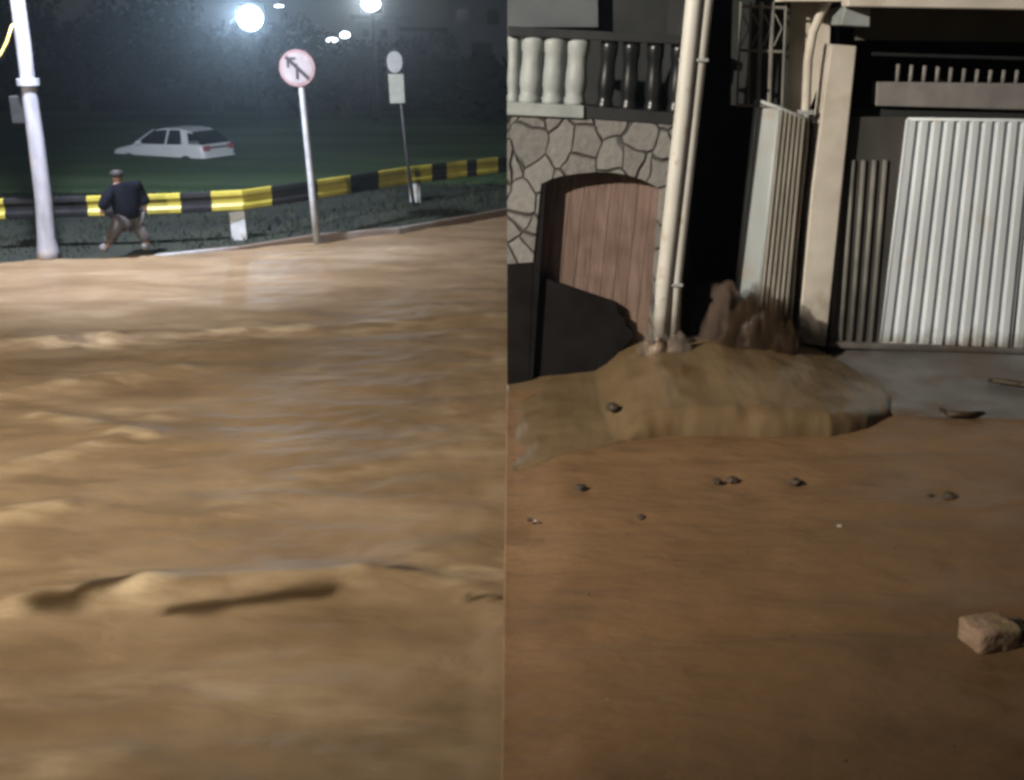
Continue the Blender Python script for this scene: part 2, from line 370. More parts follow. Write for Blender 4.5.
km = mat('kerb_concrete', (.2,.19,.18), (.27,.26,.25), scale=3, rough=.75, dirt=((.12,.085,.06), .3, .4, .5)); M['kerb'] = km
struct(mb.build('kerb', 'kerb', bevel=.015))
mb = MB(); N1 = 50
g = {}
for i in range(N1+1):
    for j in range(41):
        x = -32 + 44*i/N1; y = 24.6 + 26*j/40
        g[i,j] = mb.add([(x, y, .06 + .02*n2(x, y*2, .5, 4))])
for i in range(N1):
    for j in range(40): mb.face((g[i,j], g[i+1,j], g[i+1,j+1], g[i,j+1]))
struct(mb.build('flooded_meadow', 'flood', smooth=True))
mb = MB(); g = {}
for i in range(61):
    for j in range(13):
        x = -60 + 120*i/60; t = j/12; y = 48 + 45*t + 2*n2(x, 1, .12)
        g[i,j] = mb.add([(x, y, -.1 + 1.6*smooth(t*1.3) + .25*n2(x, y, .2))])
for i in range(60):
    for j in range(12): mb.face((g[i,j], g[i+1,j], g[i+1,j+1], g[i,j+1]))
M['hill'] = mat('dark_hill', (.006,.010,.006), (.012,.018,.010), scale=.5, rough=.95)
struct(mb.build('hillside', 'hill', smooth=True))

# grass blades on the verge
PERSON = onZ(127,250,.12)
mb = MB()
for k in range(5200):
    x = random.uniform(-11, .6); y0 = interp(kx, x) + .25; y = y0 + random.random()**1.2*(25-y0) if y0 < 24.5 else y0+.1
    if y0 >= 24.5: continue
    if (x-PERSON.x)**2+(y-PERSON.y)**2 < .5: continue
    t = (y-y0)/(25.5-y0); z = vz(x) + .12*math.sin(math.pi*t)
    h = random.uniform(.04, .15); a = random.uniform(0, 6.28); w = .02
    dx, dy = math.cos(a)*w, math.sin(a)*w; lx, ly = random.uniform(-.1,.1), random.uniform(-.1,.1)
    b = mb.add([(x-dx,y-dy,z-.04),(x+dx,y+dy,z-.04),(x+lx,y+ly,z+h)]); mb.face((b,b+1,b+2))
struct(mb.build('tall_grass', 'blade'), 'stuff')

# mud road in front of the houses
mb = MB(); nx, ny = 150, 150; g = {}
PITS = [(onZ(x, y, ROAD), r, d) for x, y, r, d in ((530,520,.05,.03),(640,518,.05,.03),(725,481,.12,.035),(800,482,.1,.03),(945,496,.1,.035),(950,562,.06,.03),(585,489,.1,.025),(660,484,.08,.02),(980,478,.1,.02),(760,500,.2,.02))]
for i in range(nx+1):
    for j in range(ny+1):
        x = SEAM + 11.5*(i/nx)**1.3; y = 2.2 + 10.2*j/ny
        z = ROAD + .018*n2(x, y*1.8, .8, 2) + .008*n2(x, y*2, 3.2, 7)
        for yy, dd in ((8.55,.022),(7.25,.018),(5.75,.03)):
            q = (y-yy-.12*x*.6-.12*n2(x, 0, .5, yy))/.13; z += dd*(-math.exp(-q*q) + .6*math.exp(-(q-1.7)**2) + .6*math.exp(-(q+1.7)**2))*(.5+.8*abs(n2(x, y, 1.1, 9)))
        for p, r, d in PITS: z -= d*math.exp(-((x-p.x)**2+((y-p.y)*1.0)**2)/r**2)
        z = lerp(.003, z, smooth((x-SEAM)/.5))
        g[i,j] = mb.add([(x, y, z)])
for i in range(nx):
    for j in range(ny): mb.face((g[i,j], g[i+1,j], g[i+1,j+1], g[i,j+1]))
for j in range(ny):
    a, b = g[0,j], g[0,j+1]
    pa, pb = mb.v[a].copy(), mb.v[b].copy(); pa.z = -.3; pb.z = -.3
    c = mb.add([pa, pb]); mb.face((a, b, c+1, c))
struct(mb.build('mud_road', 'mudroad', smooth=True))

# sloping concrete driveway before the garage
def pave(px, py, z): 
    p = onZ(px, py, z); return p
mb = MB()
top = [pave(826,347,.24), pave(1120,358,.24), pave(1120,420,.1), pave(985,415,.1), pave(946,414,.1), pave(885,411,.1), pave(840,400,.11)]
mb.hexa(top, [Vector((p.x, p.y, -.2)) for p in top])
mb.prism([(828,342),(1110,353),(1110,358),(828,348.5)], 11.30, .5)
struct(mb.build('driveway', 'concrete', bevel=.02))

# ================================================================== FAR SIDE
# street lamp post at the left
base = onZ(48,259,0.0); PY = base.y
root = thing('street_lamp', base, 'tall pale street lamp post rising from the flood at the far left edge', 'street lamp')
mb = MB()
pp = [onY(49,264,PY), onY(48,250,PY), onY(46,238,PY), onY(43.5,200,PY), onY(36,140,PY), onY(28,82,PY), onY(23,40,PY), onY(17.5,0,PY), onY(2,-110,PY), onY(-5,-190,PY)]
mb.tube(pp, [.2,.165,.135,.13,.125,.11,.112,.105,.095,.085], n=14); mb.build('pole', 'pole', root, smooth=True)
mb = MB(); c = onY(28,82,PY); mb.tube([c-Vector((0,0,.05)), c+Vector((0,0,.05))], .165, n=14); mb.build('collar', 'galv', root)
mb = MB(); c = onY(15,110,PY)+Vector((.03,.1,0)); mb.box(c, (.22,.2,.42)); mb.build('junction_box', 'dark_metal', root, bevel=.02)
mb = MB(); a = pp[-1]
mb.tube([a-Vector((0,0,.1)), a+Vector((.2,-.3,.25)), a+Vector((.7,-1.2,.4)), a+Vector((.8,-1.6,.4))], .04); mb.build('arm', 'galv', root, smooth=True)
hd = a+Vector((.85,-1.95,.4))
mb = MB(); mb.box(hd, (.3,.75,.1)); hh = mb.build('lamp_head', 'galv', root, bevel=.03)
mb = MB(); mb.box(hd-Vector((0,0,.06)), (.22,.55,.03)); mb.build('lens', 'led', hh)
LED = hd - Vector((0,0,.15))
# yellow cable looped at the pole
mb = MB(); 
mb.tube([onY(-26,78,PY-.15), onY(-10,66,PY-.15), onY(1,54,PY-.15), onY(7,42,PY-.15), onY(12,26,PY-.1), onY(19,22,PY)], .022, n=6)
tag(mb.build('cable', 'cable', smooth=True), 'thin yellow cable hanging in a curve from the pale lamp post', 'cable')

# crash barrier
RB = [(-300,258),(-120,254),(0,250),(95,246.5),(163,244.5),(243,242.5),(334,229),(405,213.5),(456,205),(512,196),(620,182)]   # foot rows
RC = [(-300,222),(-120,214),(0,209),(95,206),(163,204),(243,200),(334,187),(405,176),(456,170),(512,163.5),(620,150)]     # beam centre rows
def rail(x, off=0):
    r = ray(x, interp(RB, x)); Y = onZ(x, interp(RB, x), .05).y
    return onY(x, interp(RC, x), Y), Y
brk = [-300,-240,-180,-130,-90,-50,-22,5,30,60,88,104,147,181,212,243,272,295,318,351,365,379,405,432,447,467,477,498,512,530,560]
yellow = {(-240,-180),(-130,-90),(-22,5),(88,104),(147,181),(212,243),(243,272),(318,351),(379,405),(405,432),(447,467),(477,498)}
broot = thing('crash_barrier', rail(236)[0]*1.0, 'long crash barrier with yellow and black bands along the far kerb', 'barrier')
PROF = [(-.17,0),(-.15,-.04),(-.09,-.045),(-.04,-.01),(.04,-.01),(.09,-.045),(.15,-.04),(.17,0),(.17,.012),(-.17,.012)]
mb = MB(); rings = []
for x in brk:
    p, Y = rail(x); rings.append(mb.add([p+Vector((0, dy, dz)) for dz, dy in PROF]))
n = len(PROF)
for (xa, a), (xb, b) in zip(zip(brk, rings), list(zip(brk, rings))[1:]):
    mi = 1 if (xa, xb) in yellow else 0
    for k in range(n): mb.face((a+k, a+(k+1)%n, b+(k+1)%n, b+k), mi)
mb.build('beam', ['black', 'yellow'], broot)
for x, w in ((-160,.24),(41,.26),(236,.27),(415,.22)):
    p, Y = rail(x); mb = MB()
    zt = p.z - .10; f = Vector((p.x, Y+.12, -.1)); t = Vector((p.x - (.03 if x > 200 else 0), Y+.12, zt+.2))
    mb.hexa([f+Vector((-w/2,-.06,0)), f+Vector((w/2,-.06,0)), f+Vector((w/2,.06,0)), f+Vector((-w/2,.06,0))],
            [t+Vector((-w/2,-.06,0)), t+Vector((w/2,-.06,0)), t+Vector((w/2,.06,0)), t+Vector((-w/2,.06,0))])
    mb.build('post', 'post', broot, bevel=.02)
# road signs
def disc(mb, c, r, th, n=32, mi=0, r2=None):
    a = [c+Vector((r*math.cos(6.28318*k/n), 0, r*math.sin(6.28318*k/n))) for k in range(n)]
    mb.hexa(a, [p+Vector((0,th,0)) for p in a], mi)
SY = onZ(316,238,0.1).y
b0 = onY(316,238,SY); root = thing('road_sign', b0, 'round prohibition sign with dark diagonal bar on a grey pole', 'road sign')
mb = MB(); mb.tube([onY(317,243,SY), onY(312,190,SY), onY(303,100,SY), onY(298,56,SY)], [.06,.058,.055,.05]); mb.build('pole', 'galv', root, smooth=True)
c = onY(297,68,SY-.07); R = 16.5/1100*SY*1.04
mb = MB(); disc(mb, c, R, .02); face = mb.build('sign_rim', 'sign_red', root)
mb = MB(); disc(mb, c+Vector((0,-.006,0)), R*.84, .005); fw = mb.build('sign_face', 'sign_white', root)
mb = MB()
def strip(mb, pts, w, c, y):
    for (a, b) in zip(pts, pts[1:]):
        d = Vector((b[0]-a[0], 0, b[1]-a[1])); n_ = Vector((-d.z, 0, d.x)).normalized()*w/2
        A = c+Vector((a[0], y, a[1])); B = c+Vector((b[0], y, b[1]))
        mb.hexa([A-n_, B-n_, B+n_, A+n_], [p+Vector((0,.004,0)) for p in (A-n_, B-n_, B+n_, A+n_)])
strip(mb, [(.0,-.6*R),(.0,.05*R)], .17*R, c, -.011); strip(mb, [(.02*R,.12*R),(-.34*R,.3*R)], .16*R, c, -.0115)
strip(mb, [(-.48*R,.02*R),(-.5*R,.5*R),(-.05*R,.52*R)], .12*R, c, -.012)
mb.build('arrow', 'sign_dark', fw)
mb = MB(); strip(mb, [(-.6*R,.6*R),(.62*R,-.56*R)], .2*R, c, -.017); mb.build('diagonal_bar', 'sign_dark', fw)
# slim rod beside the sign
a = onY(288,90,SY+1.5); b = onY(289,116,SY+1.5)
# second post with two small plates
SY2 = onZ(415,214,.12).y + .35
root = thing('road_sign', onY(414,212,SY2), 'slim post carrying a small round plate above a pale rectangular plate', 'road sign')
mb = MB(); mb.tube([onY(415,214,SY2), onY(406,150,SY2), onY(396,54,SY2)], .035); mb.build('pole', 'dark_metal', root, smooth=True)
mb = MB(); c = onY(394.5,62,SY2-.06); a = [c+Vector((.15*math.cos(6.283*k/24),0,.2*math.sin(6.283*k/24))) for k in range(24)]; mb.hexa(a, [p+Vector((0,.015,0)) for p in a]); mb.build('round_plate', 'sign_grey', root)
mb = MB(); mb.prism([(388,74),(403.5,74),(405,103),(390,103.5)], SY2-.06, .015); mb.build('rectangular_plate', 'sign_cream', root, bevel=.004)

# half-sunk white car
def make_car():
    root = thing('parked_car', (0,0,0), 'white hatchback half sunk in the dark flooded meadow beyond the barrier', 'car')
    Wd = .84
    prof = [(-2.05,.28),(-2.1,.45),(-2.09,.58),(-2.0,.69),(-1.8,.77),(-1.2,.89),(-1.0,.94),(1.55,.98),(1.9,.97),(2.02,.9),(2.07,.75),(2.07,.55),(2.02,.3)]
    mb = MB(); rings = []
    for s, sc_ in ((-1,.86),(-.93,.96),(-.8,1),(.8,1),(.93,.96),(1,.86)):
        rings.append(mb.add([(x*(1 if abs(s)<.9 else .985 if abs(s)<.95 else .95), s*Wd, .6+(z-.6)*sc_) for x, z in prof]))
    n = len(prof)
    for a, b in zip(rings, rings[1:]):
        for k in range(n): mb.face((a+k, a+(k+1)%n, b+(k+1)%n, b+k))
    mb.face([rings[0]+k for k in range(n)]); mb.face([rings[-1]+k for k in reversed(range(n))])
    mb.build('body', 'car', root, bevel=.05)
    # cabin roof and pillars
    low = [(-1.02,.93),(1.9,.96)]; up = [(-.25,1.37),(.15,1.45),(.9,1.45),(1.42,1.35)]
    wl, wu = .80, .60
    mb = MB(); 
    a = [Vector((x, s*wu, z)) for s in (-1,1) for x, z in up]
    t = [Vector((x, -wu, z)) for x, z in up] ; t2 = [Vector((x, wu, z)) for x, z in up]
    i = mb.add(t + t2 + [p-Vector((0,0,.06)) for p in t] + [p-Vector((0,0,.06)) for p in t2])
    for k in range(3):
        mb.face((i+k, i+k+1, i+4+k+1, i+4+k)); mb.face((i+8+k, i+12+k, i+13+k, i+9+k))
        mb.face((i+k, i+8+k, i+9+k, i+k+1)); mb.face((i+4+k, i+5+k, i+13+k, i+12+k))
    mb.face((i, i+4, i+12, i+8)); mb.face((i+3, i+11, i+15, i+7))
    roof = mb.build('roof', 'car', root, bevel=.03)
    for s in (-1,1):
        for (x0,z0),(x1,z1),w in (((-1.02,.92),(-.25,1.4),.07),((.4,.95),(.42,1.43),.04),((1.28,.96),(1.08,1.41),.26)):
            p = Vector((x0, s*wl, z0)); q = Vector((x1, s*(wu), z1)); m2 = MB()
            m2.hexa([p+Vector((-w/2,-.03,0)), p+Vector((w/2,-.03,0)), p+Vector((w/2,.03,0)), p+Vector((-w/2,.03,0))],
                    [q+Vector((-w/2,-.03,0)), q+Vector((w/2,-.03,0)), q+Vector((w/2,.03,0)), q+Vector((-w/2,.03,0))])
            m2.build('pillar', 'car', root)
        m2 = MB(); p = [(-.93,.93,.785),(.98,.95,.785),(1.02,1.39,.585),(-.22,1.39,.585)]
        a = [Vector((x, s*y, z)) for x, z, y in p]; m2.hexa(a, [v-Vector((0,s*.03,0)) for v in a]); m2.build('side_window', 'glass', root)
        m2 = MB(); m2.box((-.72, s*.92, .98), (.12,.2,.13)); m2.build('mirror', 'car', root, bevel=.03)
        m2 = MB(); m2.box((2.03, s*.62, .84), (.09,.3,.17)); m2.build('tail_lamp', 'tail', root, bevel=.02)
        m2 = MB(); m2.box((-1.97, s*.6, .68), (.16,.32,.12)); m2.build('headlight', 'sign_white', root, bevel=.03)
        for wx in (-1.28, 1.3):
            m2 = MB(); c = Vector((wx, s*.8, .3)); disc(m2, c-Vector((0,.09,0)), .31, .18, 24)
            wh = m2.build('wheel', 'car_trim', root); m3 = MB(); disc(m3, c+Vector((0, s*.1-.01, 0)), .19, .02, 16); m3.build('rim', 'galv', wh)
    m2 = MB(); a = [Vector((-1.0,-.74,.95)),Vector((-1.0,.74,.95)),Vector((-.27,.57,1.4)),Vector((-.27,-.57,1.4))]; m2.hexa(a, [v+Vector((.03,0,-.02)) for v in a]); m2.build('windscreen', 'glass', root)
    m2 = MB(); a = [Vector((1.93,.72,.97)),Vector((1.93,-.72,.97)),Vector((1.46,-.57,1.36)),Vector((1.46,.57,1.36))]; m2.hexa(a, [v+Vector((-.03,0,-.02)) for v in a]); m2.build('rear_window', 'glass', root)
    m2 = MB(); m2.box((2.07,0,.86), (.03,.9,.07)); m2.build('rear_trim', 'sign_white', root, bevel=.01)
    m2 = MB(); m2.box((2.06,0,.45), (.12,1.6,.22)); m2.build('bumper', 'car', root, bevel=.04)
    return root
car = make_car()
cp = onZ(176,155,.06)
car.location = (cp.x-.17, cp.y+.4, -.42); car.rotation_euler = (0, math.radians(-.6), math.radians(-26))
car.scale = (.83,.83,.86)

# pedestrian in front of the barrier
def skin_mesh(name, nodes, edges, mats, parent, sub=2):
    me = bpy.data.meshes.new(name); bm = bmesh.new(); lay = bm.verts.layers.skin.verify()
    vs = [bm.verts.new(p) for p, r in nodes]
    for i, (p, r) in enumerate(nodes):
        d = vs[i][lay]; d.radius = (r, r); d.use_root = (i == 0)
    for i, j in edges: bm.edges.new((vs[i], vs[j]))
    bm.to_mesh(me); bm.free()
    o = bpy.data.objects.new(name, me); COL.objects.link(o)
    if parent: o.parent = parent; o.matrix_parent_inverse = PINV[parent.name]
    sk = o.modifiers.new('skin', 'SKIN'); sk.use_smooth_shade = True
    su = o.modifiers.new('sub', 'SUBSURF'); su.levels = sub; su.render_levels = sub
    me.materials.append(M[mats]); return o
YP = onZ(127,250,.12).y
def P(px, py, dy=0): return onY(px, py, YP) + Vector((0, dy, 0))
root = thing('person', P(127,250), 'person in navy top and greyish trousers striding left before the striped barrier', 'person')
pel, waist, chest, neck = P(127,218), P(126,207), P(123,192), P(118.5,182)
head = P(116.5,176); top = P(116,170.5)
shL, shR = P(115.5,188,-.15), P(132,187,.13)
elL, haL = P(110.5,200,-.27), P(107.5,212,-.3); elR, haR = P(139.5,200,.2), P(142,213,.16)
hipL, hipR = P(123,221,-.09), P(131,221,.1)
knL, ftL = P(115,232,-.1), P(108.5,246,-.06); knR, ftR = P(139,232,.08), P(146,246,.1)
toL, toR = P(101.5,248.5,-.09), P(140,248.5,.07)
body = skin_mesh('body', [(pel,.13),(waist,.12),(chest,.15),(neck,.065),(head,.1),(top,.085),(shL,.065),(elL,.035),(haL,.038),(shR,.06),(elR,.035),(haR,.038),(hipL,.085),(knL,.06),(ftL,.045),(hipR,.085),(knR,.06),(ftR,.045),(toL,.035),(toR,.035)],
    [(0,1),(1,2),(2,3),(3,4),(4,5),(2,6),(6,7),(7,8),(2,9),(9,10),(10,11),(0,12),(12,13),(13,14),(0,15),(15,16),(16,17),(14,18),(17,19)], 'skin', root)
skin_mesh('shirt', [(P(127,221),.215),(waist,.22),(chest,.22),(P(119.5,184),.14),(shL,.105),(elL,.1),(P(108,208,-.29),.085),(shR,.11),(elR,.1),(P(141.5,208,.17),.1)],
    [(0,1),(1,2),(2,3),(2,4),(4,5),(5,6),(2,7),(7,8),(8,9)], 'navy', root)
skin_mesh('trousers', [(P(127,217),.17),(hipL,.125),(knL,.1),(P(109.5,243,-.07),.085),(hipR,.125),(knR,.1),(P(145.5,243,.1),.085)],
    [(0,1),(1,2),(2,3),(0,4),(4,5),(5,6)], 'grey_cloth', root)
for a, b in ((ftL, toL), (ftR, toR)):
    skin_mesh('shoe', [(a,.085),((a+b)/2,.08),(b,.06)], [(0,1),(1,2)], 'shoe', root)
skin_mesh('hair', [(P(117.6,178,-.02),.10),(P(117,174,-.02),.125),(P(116,169.5),.105)], [(0,1),(1,2)], 'hair', root)

# trees beyond the meadow
def tree(px, Y, h, r, label, m, seed):
    rnd = random.Random(seed); X = (px-512)/1100*Y*1.02; z0 = 1.0 if Y > 55 else .2
    root = thing('tree', (X, Y, z0), label, 'tree', 'dark trees behind the flooded meadow')
    mb = MB(); 
    mb.tube([(X,Y,z0-.4),(X+.1,Y,z0+h*.25),(X-.1,Y+.1,z0+h*.5),(X+.1,Y,z0+h*.75)], [.28,.2,.15,.07], n=8)
    for k in range(5):
        a = rnd.uniform(0,6.28); zz = z0+h*rnd.uniform(.25,.55)
        mb.tube([(X,Y,zz),(X+math.cos(a)*r*.4,Y+math.sin(a)*r*.4,zz+h*.15),(X+math.cos(a)*r*.7,Y+math.sin(a)*r*.7,zz+h*.28)], [.11,.07,.03], n=6)
    mb.build('trunk', 'bark', root, smooth=True)
    mb = MB()
    cl = []
    for k in range(16):
        a = rnd.uniform(0,6.28); q = r*rnd.uniform(.2,.85); zz = rnd.uniform(.25,.9)
        cl.append((X+math.cos(a)*q*(1.1-.6*abs(zz-.5)), Y+math.sin(a)*q, z0+h*zz, r*rnd.uniform(.28,.48)))
    for cx, cy, cz, cr in cl:
        for k in range(150):
            d = Vector((rnd.gauss(0,1), rnd.gauss(0,1), rnd.gauss(0,1))).normalized()*cr*rnd.uniform(.45,1.05)
            p = Vector((cx,cy,cz)) + Vector((d.x,d.y,d.z*.75)); s = rnd.uniform(.1,.24)
            u = Vector((rnd.gauss(0,1), rnd.gauss(0,1), rnd.gauss(0,1))).normalized()*s; v = u.orthogonal().normalized()*s*.6
            b = mb.add([p-u, p+v, p+u, p-v]); mb.face((b,b+1,b+2,b+3))
    mb.build('crown', m, root)
TREES = [(-150,50,6.2,3.6,'broad dark tree just beyond the left edge behind the lamp post','crown'),
         (25,56,5.2,3.4,'dark round tree directly behind the pale lamp post','crown'),
         (105,52,4.0,2.8,'low dark tree behind the bonnet of the sunken car','crown2'),
         (172,58,4.6,3.0,'dark tree rising right above the sunken white car','crown'),
         (232,50,3.6,2.4,'bushy dark tree left below the bright floodlight','crown2'),
         (300,54,3.9,2.6,'dark tree directly behind the round prohibition sign','crown'),
         (352,47,3.0,2.0,'small dark tree between the two road signs','crown2'),
         (412,52,2.9,2.2,'dark tree behind the post with two small plates','crown'),
         (484,46,1.9,1.7,'dark tree beside the corner of the stone house','crown')]
for k, (px, Y, h, r, lb, m) in enumerate(TREES): tree(px, Y, h*.92, r*1.3, lb, m, k+3)

# buildings far behind
def building(px0, px1, pytop, Y, depth, label, m, wins):
    a = onY(px0, pytop, Y); b = onY(px1, pytop, Y); z0 = -.3
    root = thing('building', ((a.x+b.x)/2, Y+depth/2, z0), label, 'building')
    mb = MB(); mb.box(((a.x+b.x)/2, Y+depth/2, (a.z+z0)/2), (b.x-a.x, depth, a.z-z0)); mb.build('wall', m, root)
    mb = MB(); mb.box(((a.x+b.x)/2, Y+depth/2, a.z+.12), (b.x-a.x+.5, depth+.5, .24)); mb.build('roof', 'roofing', root, bevel=.03)
    for x0, y0, x1, y1 in wins:
        p = onY(x0, y1, Y-.06); q = onY(x1, y0, Y-.06)
        mb = MB(); mb.box(((p.x+q.x)/2, Y-.02, (p.z+q.z)/2), (q.x-p.x, .1, q.z-p.z)); w = mb.build('window', 'sign_grey', root)
        mb = MB(); mb.box(((p.x+q.x)/2, Y-.075, (p.z+q.z)/2), ((q.x-p.x)*.84, .03, (q.z-p.z)*.8)); mb.build('pane', 'pane', w)
building(355, 396, 19, 74, 8, 'narrow dark block below the paler floodlight', 'bldg2', [(362,28,370,38),(380,28,388,38)])
building(396, 446, 31, 76, 8, 'low dark building right of the narrow block', 'bldg2', [(405,38,414,47),(425,38,434,47)])
building(447, 560, -30, 66, 10, 'tall grey building beside the corner of the stone house', 'bldg2', [(456,8,470,26),(486,8,500,26),(470,40,494,64)])
building(-260, -60, -10, 72, 10, 'wide dark building beyond the left edge', 'bldg2', [(-200,5,-180,22),(-140,5,-120,22)])
building(290, 354, 40, 78, 8, 'low dark roofed building under the small twin lamps', 'bldg2', [(310,48,320,56)])

# floodlights of the park
def floodlight(px, py, Y, label, lens, w, hgt, dx=0):
    p = onY(px, py, Y); root = thing('floodlight', (p.x, Y, .6), label, 'floodlight')
    mb = MB(); mb.tube([(p.x+dx, Y+.4, -.2), (p.x+dx, Y+.4, p.z+.3)], [.13,.08], n=8); mb.build('mast', 'dark_metal', root, smooth=True)
    mb = MB(); mb.box((p.x, Y+.2, p.z), (w+.16, .3, hgt+.16)); h = mb.build('housing', 'dark_metal', root, bevel=.03)
    mb = MB(); c = Vector((p.x, Y+.02, p.z)); a = [c+Vector((w/2*math.cos(t),0,hgt/2*math.sin(t))) for t in [6.28318*k/24 for k in range(24)]]
    mb.hexa(a, [q+Vector((0,-.05,0)) for q in a]); mb.build('lens', lens, h)
    return p
FL1 = floodlight(250, 18, 44, 'largest brightest bluish floodlight on its mast above the trees', 'lens', .95, .9)
FL2 = floodlight(371, 4, 45, 'paler floodlight at the top edge above the narrow block', 'lens2', .7, .5)
floodlight(332, 40, 72, 'small lamp glowing dimly, lower of two between the floodlights', 'lens3', .7, .25)
floodlight(345, 35, 73, 'small lamp glowing dimly, upper of two between the floodlights', 'lens3', .6, .4)
floodlight(279, 6, 66, 'thin bar of light right of the brightest floodlight', 'lens3', .5, .1)

# ================================================================== HOUSES
FY = 10.85   # front of the stone house
RZ = ROAD - .3
def down(px, py, Y, z=RZ):
    p = onY(px, py, Y); return Vector((p.x, Y, z))
root = thing('stone_house', (1, FY, ROAD), 'rubble stone house with balustraded balcony above an arched brown door', 'house')
arch = [(662,194),(655,186),(643,180),(628,175),(612,172.5),(596,172),(578,173.5),(562,176),(551,179),(541,184)]
mb = MB()
pl = [onY(507.3,112,FY), onY(507.3,250,FY)] 
out = [onY(507.2,264,FY), onY(507.2,112,FY), onY(600,118,FY), onY(690,127,FY), onY(666,300,FY), onY(662,345,FY), onY(651,345,FY), onY(654,300,FY)] + [onY(x,y,FY) for x, y in arch] + [onY(533,262,FY)]
mb.quad3(out, .32); mb.build('stone_wall', 'stone', root)
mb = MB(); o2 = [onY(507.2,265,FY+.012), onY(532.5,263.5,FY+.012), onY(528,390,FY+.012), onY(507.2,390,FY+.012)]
o2[2].z = o2[3].z = RZ; mb.quad3(o2, .32); mb.build('foot_shade', 'shade_black', root)  # shadow on the lower wall, built as a black-coloured panel
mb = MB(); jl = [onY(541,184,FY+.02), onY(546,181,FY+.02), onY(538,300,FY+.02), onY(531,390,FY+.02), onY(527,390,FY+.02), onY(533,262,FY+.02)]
jl[3].z = jl[4].z = RZ; mb.quad3(jl, .25); mb.build('door_jamb', 'shade_black', root)
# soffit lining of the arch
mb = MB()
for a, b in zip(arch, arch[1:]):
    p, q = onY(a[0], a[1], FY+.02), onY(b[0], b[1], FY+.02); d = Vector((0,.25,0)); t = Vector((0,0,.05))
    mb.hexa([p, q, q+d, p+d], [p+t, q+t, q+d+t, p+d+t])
mb.build('arch_lining', 'shade_black', root)
# plank door
DY = FY + .24
dpx = [(556,176),(664,176),(664,200),(648,352),(640,420),(520,420)]
mb = MB(); d0 = [onY(x, y, DY) for x, y in ((546,165),(668,165),(640,420),(520,420))]
npl = 9
for k in range(npl):
    t0, t1 = k/npl+.002, (k+1)/npl-.002
    a = [d0[3].lerp(d0[2], t0), d0[3].lerp(d0[2], t1), d0[0].lerp(d0[1], t1), d0[0].lerp(d0[1], t0)]
    mb.quad3(a, .05)
a = [p+Vector((0,.03,0)) for p in (d0[3], d0[2], d0[1], d0[0])]; mb.quad3(a, .04)
door = mb.build('door', 'door', root, bevel=.003)
# balcony: slab band, rails, balusters, back wall
mb = MB(); mb.prism([(507.2,102),(584,106),(584,118.5),(507.2,115)], FY-.05, .42); mb.build('white_ledge', 'white_paint', root, bevel=.01)
mb = MB(); mb.prism([(584.5,106),(690,114),(689,126),(584.5,118.5)], FY-.02, .36); mb.build('dark_ledge', 'dark_metal', root, bevel=.01)
mb = MB(); mb.prism([(507.2,26),(690,36),(689,45),(507.2,36)], FY+.0, .24); rl = mb.build('top_rail', 'dark_metal', root, bevel=.01)
BP = [(0,.9),(.05,.98),(.1,.98),(.13,.84),(.2,.84),(.28,.96),(.38,.98),(.5,.9),(.62,.84),(.74,.86),(.79,.97),(.9,1),(1,.96)]
def baluster(xt, xb, yt, yb, r, m):
    a = onY(xb, yb, FY+.12); b = onY(xt, yt, FY+.12); mb = MB()
    mb.tube([a.lerp(b, t) for t, q in BP], [r*q for t, q in BP], n=14); mb.build('baluster', m, root, smooth=True)
baluster(514, 513, 34, 103, .06, 'white_paint')
for xt, xb in ((534,529),(555.5,552),(579,574)): baluster(xt, xb, 34+(xt-508)*.05, 103+(xb-508)*.04, .112, 'white_paint')
for xt, xb in ((610,604),(632,628),(656,652),(680,675)): baluster(xt, xb, 39+(xt-600)*.05, 110+(xb-600)*.06, .085, 'dark_baluster')
mb = MB(); mb.prism([(507.4,-60),(700,-60),(700,130),(507.4,130)], FY+1.5, .2); mb.build('balcony_wall', 'dark_wall', root)  # near-black colour stands in for the shadow behind the balusters
mb = MB(); mb.prism([(507.4,-50),(597,-50),(598,27),(507.4,27)], FY+1.3, .19); mb.build('pale_wall_panel', 'pale_wall', root)  # upper part of the same wall, left without the painted shade
mb = MB(); p = onY(507.4,118,FY); mb.box(((p.x+1.9)/2+.02, FY+.95, p.z-.2), (1.9-p.x-.06, 1.2, .2)); mb.build('balcony_floor', 'dark_wall', root)
mb = MB(); q = onY(507.4,-60,FY); mb.box((p.x+.12, FY+4.9, (q.z+RZ)/2), (.2, 6.3, q.z-RZ)); mb.build('side_wall', 'dark_wall', root)
# shade at the corner is painted on the wall foot above
# passage between the houses
AY = 12.6
aroot = thing('passage_wall', (2.2, AY, ROAD), 'dark wall closing the narrow passage behind the downpipes', 'wall')
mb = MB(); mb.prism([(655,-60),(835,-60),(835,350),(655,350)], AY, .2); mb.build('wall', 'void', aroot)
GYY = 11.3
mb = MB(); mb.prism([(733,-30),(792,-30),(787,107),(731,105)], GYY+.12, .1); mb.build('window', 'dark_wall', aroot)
gm = MB()
for xt, xb, r in ((741,737,.012),(751,748,.012),(761.5,758,.02),(773,769,.02),(786,782,.012)):
    gm.tube([onY(xt,2,GYY), onY(xb,106,GYY)], r, n=6)
for y in (6,50,105): gm.tube([onY(740-y*.04,y,GYY), onY(787-y*.04,y+2,GYY)], .015, n=6)
for k in range(4): gm.tube([onY(742+k*11,14,GYY-.01), onY(749+k*11,28,GYY-.01), onY(741+k*11,46,GYY-.01)], .008, n=5)
gm.build('window_grille', 'side_rib', aroot)
# right flank wall of the stone house towards the passage
mb = MB(); a = onY(690,118,FY); mb.box((a.x+.02, FY+1.1, (q.z+RZ)/2), (.16, 1.7, q.z-RZ)); mb.build('flank_wall', 'dark_wall', root)

